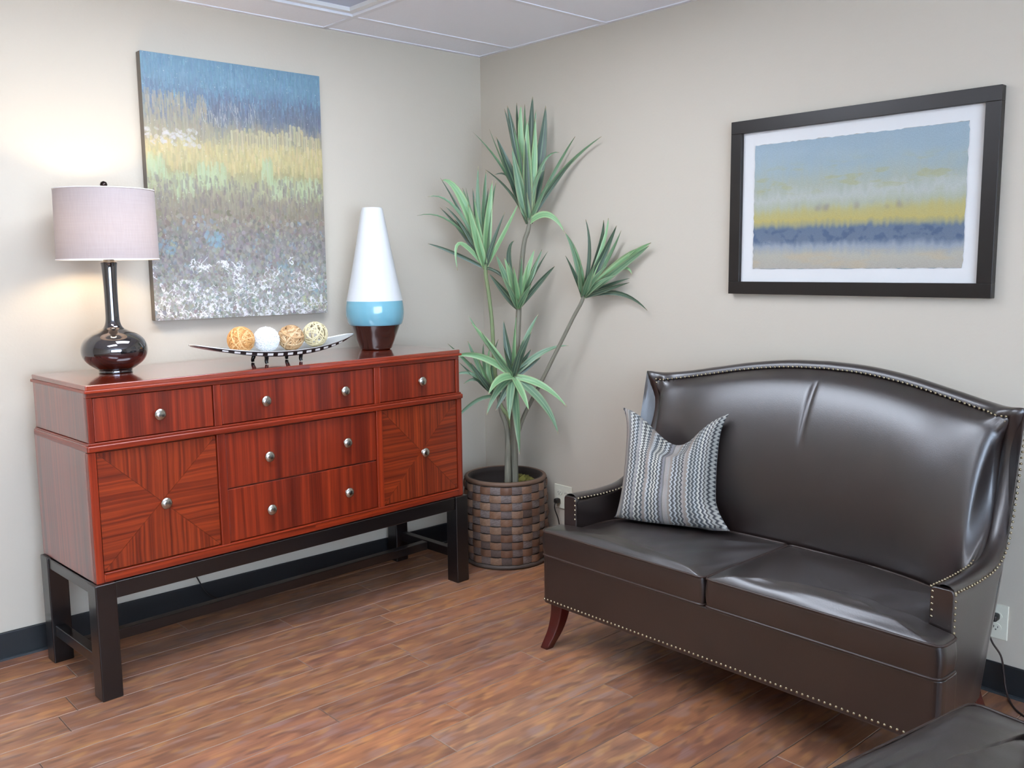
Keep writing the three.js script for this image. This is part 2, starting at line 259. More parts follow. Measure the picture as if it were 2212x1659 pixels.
// ---------------------------------------------------------------- wall art
const paintingTex = canvasTex(1050, 1400, (c, w, h) => {
  const r = rng(77), R = (a, b) => a + (b - a) * r();
  const stops = [[0, [78, 122, 150]], [0.07, [82, 124, 150]], [0.14, [74, 98, 126]], [0.2, [86, 100, 118]], [0.25, [128, 124, 106]], [0.3, [158, 150, 108]], [0.36, [172, 160, 108]], [0.42, [148, 140, 94]], [0.47, [150, 152, 112]], [0.53, [126, 118, 96]], [0.6, [118, 108, 92]], [0.68, [112, 108, 104]], [0.76, [116, 114, 112]], [0.84, [128, 128, 122]], [0.92, [134, 136, 130]], [1, [120, 120, 112]]];
  const at = (t) => { t = clamp(t, 0, 1); for (let i = 1; i < stops.length; i++) if (t <= stops[i][0]) return mix3(stops[i - 1][1], stops[i][1], (t - stops[i - 1][0]) / (stops[i][0] - stops[i - 1][0])); return stops.at(-1)[1]; };
  const css = (k, a = 1) => `rgba(${k.map((q) => Math.round(clamp(q, 0, 255))).join(',')},${a})`;
  const jit = (k, j) => { const l = R(-j, j); return k.map((q) => q + l + R(-j, j) * 0.4); };
  for (let y = 0; y < h; y++) { c.fillStyle = css(at(y / h)); c.fillRect(0, y, w, 1); }
  const stroke = (x, y, l, wd, col, a, tilt = 0) => { c.strokeStyle = css(col, a); c.lineWidth = wd; c.lineCap = 'round'; c.beginPath(); c.moveTo(x, y); c.quadraticCurveTo(x + R(-4, 4), y + l / 2, x + tilt, y + l); c.stroke(); };
  // upper water and reeds: upright strokes everywhere above the middle
  for (let i = 0; i < 5200; i++) { const y = R(-0.03, 0.62), x = R(0, w); const n = n2(x / 160, y * 7) * 0.035; stroke(x, y * h, R(10, 60), R(3, 11), jit(at(y + n), 15), R(0.25, 0.7)); }
  for (let i = 0; i < 500; i++) stroke(R(0, w), R(0.0, 0.16) * h, R(8, 30), R(3, 9), jit([96, 148, 176], 14), R(0.15, 0.4));
  for (let i = 0; i < 260; i++) stroke(R(0.3, 1) * w, R(0.12, 0.22) * h, R(15, 55), R(4, 12), jit([70, 80, 100], 10), R(0.3, 0.6));
  // dark notch line under the water, taller reeds on the left
  for (let i = 0; i < 420; i++) { const x = R(0, 0.33) * w; stroke(x, R(0.13, 0.3) * h, R(25, 80), R(4, 10), jit([140, 132, 108], 16), R(0.25, 0.6)); }
  for (let i = 0; i < 60; i++) stroke(R(0.3, 0.6) * w, R(0.14, 0.22) * h, R(25, 60), R(2, 4), [190, 190, 182], R(0.3, 0.6), R(-8, 14));
  // picket-like pale ochre reeds
  for (let i = 0; i < 44; i++) { const x = (0.46 + 0.53 * (i / 44)) * w + R(-5, 5), top = (0.262 + 0.02 * n2(i * 0.4, 3) - (i > 28 && i < 36 ? 0.03 : 0)) * h; stroke(x, top, R(70, 120), R(12, 20), jit([176, 164, 122], 12), 0.75); stroke(x - 8, top + 10, R(50, 90), R(3, 5), [104, 98, 92], 0.45); }
  for (let i = 0; i < 700; i++) stroke(R(0, w), R(0.3, 0.4) * h, R(15, 60), R(5, 16), jit([188, 170, 112], 16), R(0.2, 0.5));
  for (let i = 0; i < 60; i++) stroke(R(0, 0.28) * w, R(0.27, 0.33) * h, R(3, 14), R(8, 22), jit([188, 184, 186], 10), R(0.3, 0.6), R(-20, 20));
  // green drips
  for (const [a, b, yy, n] of [[0.0, 0.1, 0.38, 70], [0.26, 0.42, 0.4, 130], [0.62, 0.69, 0.37, 60], [0.68, 0.99, 0.44, 150], [0.1, 0.24, 0.44, 50]]) for (let i = 0; i < n; i++) stroke(R(a, b) * w, (yy + R(-0.015, 0.05)) * h, R(25, 85), R(5, 14), jit([160, 176, 132], 14), R(0.25, 0.55));
  for (let i = 0; i < 320; i++) stroke(R(0, w), R(0.44, 0.58) * h, R(10, 55), R(5, 16), jit([104, 96, 92], 12), R(0.25, 0.55), R(-8, 8));
  // pebbled lower half
  const blob = (x, y, s, col, a) => { c.fillStyle = css(col, a); c.beginPath(); c.ellipse(x, y, s * R(0.5, 1.1), s * R(0.7, 1.5), R(-0.7, 0.7), 0, 7); c.fill(); };
  for (let i = 0; i < 6500; i++) { const y = 0.56 + 0.45 * Math.sqrt(r()), x = R(0, w); blob(x, y * h, R(4, 17), jit(at(y), 26), R(0.35, 0.8)); }
  for (let i = 0; i < 900; i++) { const y = R(0.6, 0.98); blob(R(0, w), y * h, R(4, 13), jit([[112, 134, 150], [146, 148, 112], [128, 116, 124], [82, 80, 80], [152, 146, 128]][Math.floor(r() * 5)], 12), R(0.3, 0.7)); }
  for (const [x, y, n] of [[0.34, 0.69, 60], [0.08, 0.72, 40], [0.75, 0.82, 40], [0.95, 0.88, 40]]) for (let i = 0; i < n; i++) blob((x + R(-0.05, 0.05)) * w, (y + R(-0.03, 0.03)) * h, R(4, 12), jit([104, 142, 162], 12), R(0.3, 0.6));
  for (let i = 0; i < 60; i++) blob((0.9 + R(-0.06, 0.09)) * w, (0.955 + R(-0.03, 0.03)) * h, R(5, 14), jit([166, 170, 122], 12), 0.6);
  // white spatter
  for (let i = 0; i < 1500; i++) { const x = R(0, w), y = R(0.77, 1.0), d = n2(x / 120, y * 9) + 0.2 + 0.9 * (y - 0.86) * 5 - Math.abs(x / w - 0.45) * 0.9; if (d > 0.05) { c.strokeStyle = css([226, 226, 230], R(0.5, 0.95)); c.lineWidth = R(2, 7); c.beginPath(); let px = x, py = y * h; c.moveTo(px, py); for (let k = 0; k < 4; k++) { px += R(-14, 14); py += R(-12, 12); c.lineTo(px, py); } c.stroke(); } }
  for (let i = 0; i < 420; i++) { const x = R(0.02, 0.98) * w, y = R(0.84, 1.0), d = n2(x / 90, y * 12 + 5) + (y - 0.88) * 6 - Math.abs(x / w - 0.42) * 0.8; if (d > 0.1) blob(x, y * h, R(4, 13), jit([222, 222, 226], 8), R(0.6, 0.95)); }
  for (let i = 0; i < 1300; i++) { const y = R(0.8, 1); blob(R(0, w), y * h, R(3, 11), jit(at(y), 32), R(0.45, 0.85)); }
  c.fillStyle = 'rgba(178,170,156,0.25)'; c.fillRect(0, 0, w, h);
  for (let i = 0; i < 700; i++) { c.fillStyle = css([214, 212, 204], R(0.3, 0.7)); c.beginPath(); c.arc(R(0, w), R(0, h), R(0.8, 2.4), 0, 7); c.fill(); }
});
const paintingBump = dataTex(256, 340, (u, v) => { const k = 128 + 60 * fbm(u * 30, v * 30, 3) + 40 * n2(u * 90, v * 60); return [k, k, k]; }, false);
{
  const x0 = -1.711, x1 = -0.945, y0 = 1.202, y1 = 2.216, w = x1 - x0, h = y1 - y0;
  const o = thing('canvas_painting', 'tall unframed abstract canvas of blue, ochre and speckled grey', 'painting', [(x0 + x1) / 2, y0, 0.0]);
  const g = new THREE.PlaneGeometry(w, h); g.translate(0, h / 2, 0.0402); part('painted_front', g, std(0xffffff, 0.5, { map: paintingTex, bumpMap: paintingBump, bumpScale: 0.001 }), o);
  part('canvas_edge', rbox(w, h, 0.038, 0, h / 2, 0.021, 0.002), std(0x6f6a62, 0.8), o);
}
const printTex = canvasTex(1200, 720, (c, w, h) => {
  const r = rng(31), R = (a, b) => a + (b - a) * r(), css = (k, a) => `rgba(${k.map((q) => Math.round(clamp(q, 0, 255))).join(',')},${a})`;
  const img = c.createImageData(w, h), P = [[0, [150, 168, 178]], [0.2, [152, 166, 166]], [0.34, [158, 164, 150]], [0.44, [172, 176, 168]], [0.5, [164, 168, 148]], [0.56, [172, 164, 112]], [0.62, [176, 162, 100]], [0.655, [150, 148, 116]], [0.69, [96, 110, 128]], [0.78, [100, 112, 128]], [0.83, [142, 150, 158]], [0.9, [168, 164, 150]], [1, [164, 158, 146]]];
  const at = (t) => { t = clamp(t, 0, 1); for (let i = 1; i < P.length; i++) if (t <= P[i][0]) return mix3(P[i - 1][1], P[i][1], (t - P[i - 1][0]) / (P[i][0] - P[i - 1][0])); return P.at(-1)[1]; };
  for (let y = 0; y < h; y++) for (let x = 0; x < w; x++) {
    const u = x / w, v = y / h, edge = 0.022 * fbm(u * 9, v * 2 + 4, 4) + 0.012 * n2(u * 30, v * 3) + 0.02 * (u - 0.5) * (v > 0.6 ? -1 : 1);
    let k = at(v + edge * (v > 0.45 ? 1 : 2.2));
    k = mix3(k, [142, 160, 168], smooth(0.0, 0.5, 0.35 - v + 0.25 * fbm(u * 3 + 5, v * 5, 3) + 0.2 * (u - 0.4)) * 0.75);
    k = mix3(k, [160, 158, 112], smooth(0.1, 0.45, fbm(u * 5 + 40, v * 9, 3)) * smooth(0.12, 0.3, v) * (1 - smooth(0.36, 0.44, v)) * 0.5);
    k = mix3(k, [128, 124, 126], 0.7 * smooth(-0.1, 0.5, fbm(u * 8 + 3, v * 4, 2)) * smooth(0.46, 0.51, v) * (1 - smooth(0.53, 0.58, v)) * smooth(0.18, 0.3, u) * (1 - smooth(0.7, 0.8, u)));
    k = mix3(k, [72, 90, 116], smooth(0.05, 0.4, fbm(u * 10 + 70, v * 7, 4)) * smooth(0.67, 0.71, v) * (1 - smooth(0.77, 0.82, v)) * 0.7);
    k = mix3(k, [178, 160, 130], smooth(0.0, 0.4, fbm(u * 3 + 9, v * 6, 3)) * smooth(0.84, 0.9, v) * 0.5);
    const gr = 1 + 0.03 * n2(u * 160, v * 110) + 0.025 * n2(u * 40, v * 300), i = (y * w + x) * 4;
    img.data[i] = clamp(k[0] * gr, 0, 255); img.data[i + 1] = clamp(k[1] * gr, 0, 255); img.data[i + 2] = clamp(k[2] * gr, 0, 255); img.data[i + 3] = 255;
  }
  c.putImageData(img, 0, 0);
});
{
  // frame hangs on the right wall: local x runs along +z of the room when turned by -90 degrees
  const z0 = 1.511, z1 = 2.487, y0 = 1.283, y1 = 1.935, w = z1 - z0, h = y1 - y0, bar = 0.047;
  const o = thing('framed_print', 'wide black-framed abstract landscape print with white mat above the settee', 'framed print', [0, y0, (z0 + z1) / 2], -Math.PI / 2);
  const espresso = std(0x17120f, 0.35), fr = (a, b, c0, d, n) => part('frame_bar', rbox(a, b, 0.03, c0, d, 0.016, 0.0015), espresso, o);
  fr(w, bar, 0, bar / 2); fr(w, bar, 0, h - bar / 2); fr(bar, h - 2 * bar, -w / 2 + bar / 2, h / 2); fr(bar, h - 2 * bar, w / 2 - bar / 2, h / 2);
  part('mat', box(w - 2 * bar + 0.01, h - 2 * bar + 0.01, 0.004, 0, h / 2, 0.012), std(0xd6d5d2, 0.85), o);
  const pw = 0.778, ph = 0.46, cy = 1.609 - y0, cx = 2.0 - (z0 + z1) / 2, sh = new THREE.Shape(), N = 60, M = 36, dev = (a, s) => 0.0022 * n2(a * 55 + s, s * 3.3) + 0.0012 * n2(a * 160 + s, s);
  const pts = []; for (let i = 0; i < N; i++) pts.push([-pw / 2 + pw * i / N, -ph / 2 + dev(i / N, 1)]); for (let i = 0; i < M; i++) pts.push([pw / 2 + dev(i / M, 2), -ph / 2 + ph * i / M]); for (let i = 0; i < N; i++) pts.push([pw / 2 - pw * i / N, ph / 2 + dev(i / N, 3)]); for (let i = 0; i < M; i++) pts.push([-pw / 2 + dev(i / M, 4), ph / 2 - ph * i / M]);
  sh.setFromPoints(pts.map((p) => new THREE.Vector2(...p)));
  const g = new THREE.ExtrudeGeometry(sh, { depth: 0.0012, bevelEnabled: false }); const p = g.attributes.position, uv = []; for (let i = 0; i < p.count; i++) uv.push(p.getX(i) / pw + 0.5, p.getY(i) / ph + 0.5); g.setAttribute('uv', new THREE.Float32BufferAttribute(uv, 2));
  g.translate(cx, cy, 0.0155); part('print', g, std(0xffffff, 0.85, { map: printTex }), o, 'deckle-edged paper print of soft colour bands');
}

// ---------------------------------------------------------------- table lamp
{
  const o = thing('table_lamp', 'lit table lamp with white drum shade and dark glazed gourd base', 'lamp', [-1.949, 1.041, 0.262]);
  const glaze = std(0x5b595c, 0.06, { metalness: 0.95, clearcoat: 1, clearcoatRoughness: 0.02 });
  const prof = [[0.0, 0.0], [0.052, 0.0], [0.056, 0.004], [0.057, 0.01], [0.07, 0.018], [0.092, 0.035], [0.106, 0.055], [0.111, 0.078], [0.107, 0.1], [0.095, 0.12], [0.075, 0.136], [0.052, 0.147], [0.036, 0.155], [0.028, 0.166], [0.0235, 0.185], [0.0225, 0.22], [0.0225, 0.28], [0.0235, 0.33], [0.0255, 0.37], [0.027, 0.383], [0.0255, 0.388], [0.0, 0.388]];
  const cv = new THREE.SplineCurve(prof.map((p) => new THREE.Vector2(...p))).getPoints(110); cv.forEach((p) => { p.x = Math.max(0, p.x); });
  part('lamp_base', new THREE.LatheGeometry(cv, 72), glaze, o);
  part('socket', lathe([[0, 0.386], [0.018, 0.386], [0.018, 0.44], [0.013, 0.445], [0, 0.445]], 24), std(0xb8b2a6, 0.3, { metalness: 1 }), o);
  const linen = dataTex(512, 256, (u, v) => { const k = 246 + 5 * n2(u * 300, v * 3) + 5 * n2(u * 4, v * 170) ; return [k, k - 3, k - 1]; });
  const shadeM = new THREE.MeshPhysicalMaterial({ color: 0xa39d9e, map: linen, roughness: 0.95, transmission: 0.14, thickness: 0, side: THREE.DoubleSide });
  const R0 = 0.167, R1 = 0.163, ya = 0.396, yb = 0.634;
  part('lamp_shade', lathe([[R0, ya], [R1, yb]], 80), shadeM, o, 'white linen drum shade');
  const rimM = std(0xeae6e4, 0.8);
  for (const [r, y] of [[R0, ya], [R1, yb]]) { const t = new THREE.TorusGeometry(r, 0.0022, 6, 80); t.rotateX(Math.PI / 2); t.translate(0, y, 0); part('shade_rim', t, rimM, o); }
  const wire = std(0x8a8478, 0.35, { metalness: 1 });
  const harp = new THREE.CatmullRomCurve3([V(0.02, 0.44, 0), V(0.055, 0.47, 0), V(0.062, 0.53, 0), V(0.04, 0.6, 0), V(0, 0.63, 0), V(-0.04, 0.6, 0), V(-0.062, 0.53, 0), V(-0.055, 0.47, 0), V(-0.02, 0.44, 0)]);
  part('harp', new THREE.TubeGeometry(harp, 48, 0.0018, 6), wire, o);
  const sp = []; for (let k = 0; k < 3; k++) { const a = k * 2.094 + 0.4; sp.push(new THREE.TubeGeometry(new THREE.LineCurve3(V(0, 0.632, 0), V(Math.cos(a) * R1, 0.632, Math.sin(a) * R1)), 1, 0.0016, 5)); } part('spider', sp, wire, o);
  part('finial', lathe([[0, 0.634], [0.006, 0.635], [0.005, 0.641], [0.009, 0.645], [0.0125, 0.653], [0.0095, 0.662], [0, 0.666]], 20), std(0x3a3230, 0.15, { metalness: 1 }), o);
  const bulb = new THREE.SphereGeometry(0.03, 20, 14); bulb.translate(0, 0.485, 0);
  part('bulb', bulb, new THREE.MeshStandardMaterial({ color: 0xffffff, emissive: new THREE.Color(...LAMP.color), emissiveIntensity: 4 }), o);
  const l = new THREE.PointLight(new THREE.Color(...LAMP.color), LAMP.power, 0, 2); l.position.set(0, 0.5, 0); l.shadow.radius = 2; o.add(l);
}
{
  const o = thing('lamp_cord', 'thin dark cord hanging in the gap behind the sideboard', 'cord', [-1.87, 0, 0.03]);
  const cord = new THREE.CatmullRomCurve3([V(0.02, 1.0, 0.03), V(0.04, 0.74, 0.025), V(0.09, 0.44, 0.0), V(0.18, 0.28, -0.004), V(0.25, 0.18, -0.006), V(0.32, 0.05, 0.006), V(0.42, 0.004, 0.03)]);
  part('cord', new THREE.TubeGeometry(cord, 60, 0.003, 6), std(0x1b1715, 0.5), o);
}

// ---------------------------------------------------------------- vase
{
  const o = thing('ceramic_vase', 'tall tapered vase banded white, turquoise and brown on the sideboard', 'vase', [-0.812, 1.041, 0.215]);
  const key = [[0.0, 0.0], [0.066, 0.0], [0.072, 0.004], [0.079, 0.02], [0.094, 0.055], [0.108, 0.09], [0.116, 0.108]];
  const key2 = [[0.116, 0.108], [0.1215, 0.1085], [0.13, 0.13], [0.134, 0.158], [0.133, 0.19], [0.129, 0.213]];
  const key3 = [[0.129, 0.213], [0.114, 0.28], [0.095, 0.37], [0.077, 0.46], [0.06, 0.55], [0.0475, 0.61], [0.045, 0.614], [0.041, 0.612], [0.05, 0.54], [0.06, 0.47], [0, 0.45]];
  const sm = (k, n) => { const c = new THREE.CatmullRomCurve3(k.map(([a, b]) => V(a, b, 0)), false, 'centripetal').getPoints(n); return new THREE.LatheGeometry(c.map((p) => new THREE.Vector2(Math.max(0, p.x) * 0.95, p.y)), 72); };
  const gl = { clearcoat: 1, clearcoatRoughness: 0.05 };
  part('brown_foot', sm(key, 30), std(0x35201a, 0.2, gl), o, 'glossy dark brown glazed foot'); part('turquoise_band', sm(key2, 30), std(0x6ea8b8, 0.22, gl), o, 'pale turquoise glazed band'); part('white_neck', sm(key3, 60), std(0xd6d8d9, 0.35, { clearcoat: 0.5, clearcoatRoughness: 0.15 }), o, 'white tapering neck');
}

// ---------------------------------------------------------------- boat-shaped tray and four balls
{
  const cx = -1.375, cz = 0.372, o = thing('boat_tray', 'long silver boat-shaped tray on four short legs with inlaid rim', 'tray', [cx, 1.0415, cz], 0.02);
  const silver = std(0xcfd1d0, 0.36, { metalness: 0.7 }), dark = std(0x241f1e, 0.3, { metalness: 0.3 }), pearl = std(0xd8d6d2, 0.25);
  const LH = 0.352, spine = (s) => 0.034 + 0.052 * Math.pow(Math.abs(s), 2.0), half = (s) => 0.1 * Math.pow(Math.max(0, 1 - Math.pow(Math.abs(s), 2.4)), 0.72) + 0.001, rise = (s) => 0.012 * Math.pow(Math.max(0, 1 - s * s), 0.5);
  const pt = (s, t) => V(s * LH, spine(s) + rise(s) * Math.pow(Math.abs(t), 2.4), t * half(s));
  const up = [], lo = []; for (let i = 0; i <= 60; i++) { const s = -1 + 2 * i / 60, a = [], b = []; for (let j = 0; j <= 16; j++) { const t = -1 + 2 * j / 16; const p = pt(s, t); a.push(p); b.push(V(p.x, p.y - 0.004, p.z)); } up.push(a); lo.push(b); }
  part('dish', [gridGeo(up), gridGeo(lo)], silver, o);
  // dark skirt band under the rim with pearl inlays, on both long sides
  for (const sd of [1, -1]) {
    const hgt = (s) => 0.0165 * Math.pow(Math.max(0, 1 - Math.pow(Math.abs(s) / 0.93, 2)), 0.75) + 0.001, outer = [];
    for (let i = 0; i <= 56; i++) { const s = -0.92 + 1.84 * i / 56, e = pt(s, sd), y1 = e.y - 0.0015, y0 = y1 - hgt(s); outer.push([V(e.x, y1, e.z - sd * 0.004), V(e.x, y1, e.z + sd * 0.0015), V(e.x, y0, e.z - sd * 0.005), V(e.x, y0, e.z - sd * 0.009)]); }
    part('rim_band', gridGeo(outer, false, true), dark, o);
    const lip = new THREE.TubeGeometry(new THREE.CatmullRomCurve3(Array.from({ length: 41 }, (_, i) => { const p = pt(-1 + 2 * i / 40, sd); return V(p.x, p.y + 0.0005, p.z); })), 80, 0.0022, 6); part('rim', lip, silver, o);
    for (let k = 0; k < 13; k++) { const s = -0.7 + 1.4 * k / 12, e = pt(s, sd), e2 = pt(s + 0.032, sd), hh = hgt(s), g = new THREE.BoxGeometry(0.0215, hh * 0.5, 0.003); g.rotateX(sd * 0.38); g.rotateZ(Math.atan2(e2.y - e.y, e2.x - e.x)); g.rotateY(-Math.atan2(e2.z - e.z, e2.x - e.x)); g.translate(e.x, e.y - 0.0015 - hh * 0.5, e.z - sd * 0.0012); part('pearl_inlay', g, pearl, o); }
  }
  for (const [x, z] of [[-0.075, 0.05], [-0.075, -0.05], [0.072, 0.05], [0.072, -0.05]]) part('leg', taperTube([V(x, 0.04, z * 0.9), V(x + 0.002, 0.024, z), V(x - 0.002, 0.008, z * 1.08), V(x, 0.0015, z * 1.1)], 0.0095, 0.0065, 10, 8), dark, o);
}
function strandBall(name, label, x, z, y, R, rad, n, mats, seed, flat = 1, coreMat) {
  const o = thing(name, label, 'decorative ball', [x, y, z], 0, undefined), r = rng(seed), gs = mats.map(() => []);
  for (let i = 0; i < n; i++) {
    const ax = V(r() * 2 - 1, r() * 2 - 1, r() * 2 - 1).normalize(), off = (r() * 2 - 1) * 0.75 * R, rr = Math.sqrt(R * R - off * off) * (0.97 + 0.05 * r()), q = new THREE.Quaternion().setFromUnitVectors(V(0, 0, 1), ax);
    const pts = []; for (let k = 0; k < 20; k++) { const a = k / 20 * Math.PI * 2, w = 1 + 0.03 * Math.sin(a * 3 + i); pts.push(V(Math.cos(a) * rr * w, Math.sin(a) * rr * w, off + 0.05 * R * Math.sin(a * 2 + i)).applyQuaternion(q).setLength(R * (0.95 + 0.07 * r() * 0 + 0.05 * ((i * 0.37) % 1)))); }
    const g = new THREE.TubeGeometry(new THREE.CatmullRomCurve3(pts, true), 40, rad * (0.8 + 0.5 * r()), 5, true); gs[i % mats.length].push(g);
  }
  gs.forEach((g, i) => part(i ? 'strand_' + ['bundle', 'layer', 'wrap'][i % 3] : 'strands', g, mats[i], o));
  if (coreMat) part('core', new THREE.IcosahedronGeometry(R * 0.9, 3), coreMat, o);
  o.position.y += R; return o;
}
{
  const ty = 1.0415 + 0.0375, R = 0.0485, zb = 0.372;
  strandBall('rattan_ball', 'orange-tan tightly wound rattan ball, first from the lamp on the tray', -1.523, zb, ty + 0.006, R, 0.0028, 70, [std(0xcf9a5c, 0.7), std(0xb87f45, 0.7), std(0xddb07a, 0.7)], 3, 1, std(0xa06a38, 0.8));
  // white ball of small crumpled petals
  const w = thing('white_ball', 'white rough textured ball on the tray between two tan balls', 'decorative ball', [-1.418, ty + R + 0.001, zb]);
  const g = new THREE.IcosahedronGeometry(R + 0.001, 24), p = g.attributes.position; for (let i = 0; i < p.count; i++) { const v = V(p.getX(i), p.getY(i), p.getZ(i)).normalize(), d = R * (1.0 + 0.05 * n3(v.x * 7, v.y * 7, v.z * 7) + 0.035 * n3(v.x * 18, v.y * 18, v.z * 18)); p.setXYZ(i, v.x * d, v.y * d, v.z * d); } g.computeVertexNormals();
  part('body', g, std(0xdcdedf, 0.8), w);
  strandBall('bark_ball', 'light brown bark-strip ball on the tray beside the open wicker ball', -1.313, zb, ty + 0.003, R * 0.97, 0.0042, 46, [std(0xc09a6e, 0.7), std(0xa8835a, 0.7), std(0xd2b48c, 0.7)], 9, 1, std(0x8d6a48, 0.8));
  strandBall('wicker_ball', 'open cream wicker ball nearest the vase on the tray', -1.205, zb, ty + 0.008, R * 1.02, 0.0022, 22, [std(0xd8cba4, 0.7)], 21, 1);
}

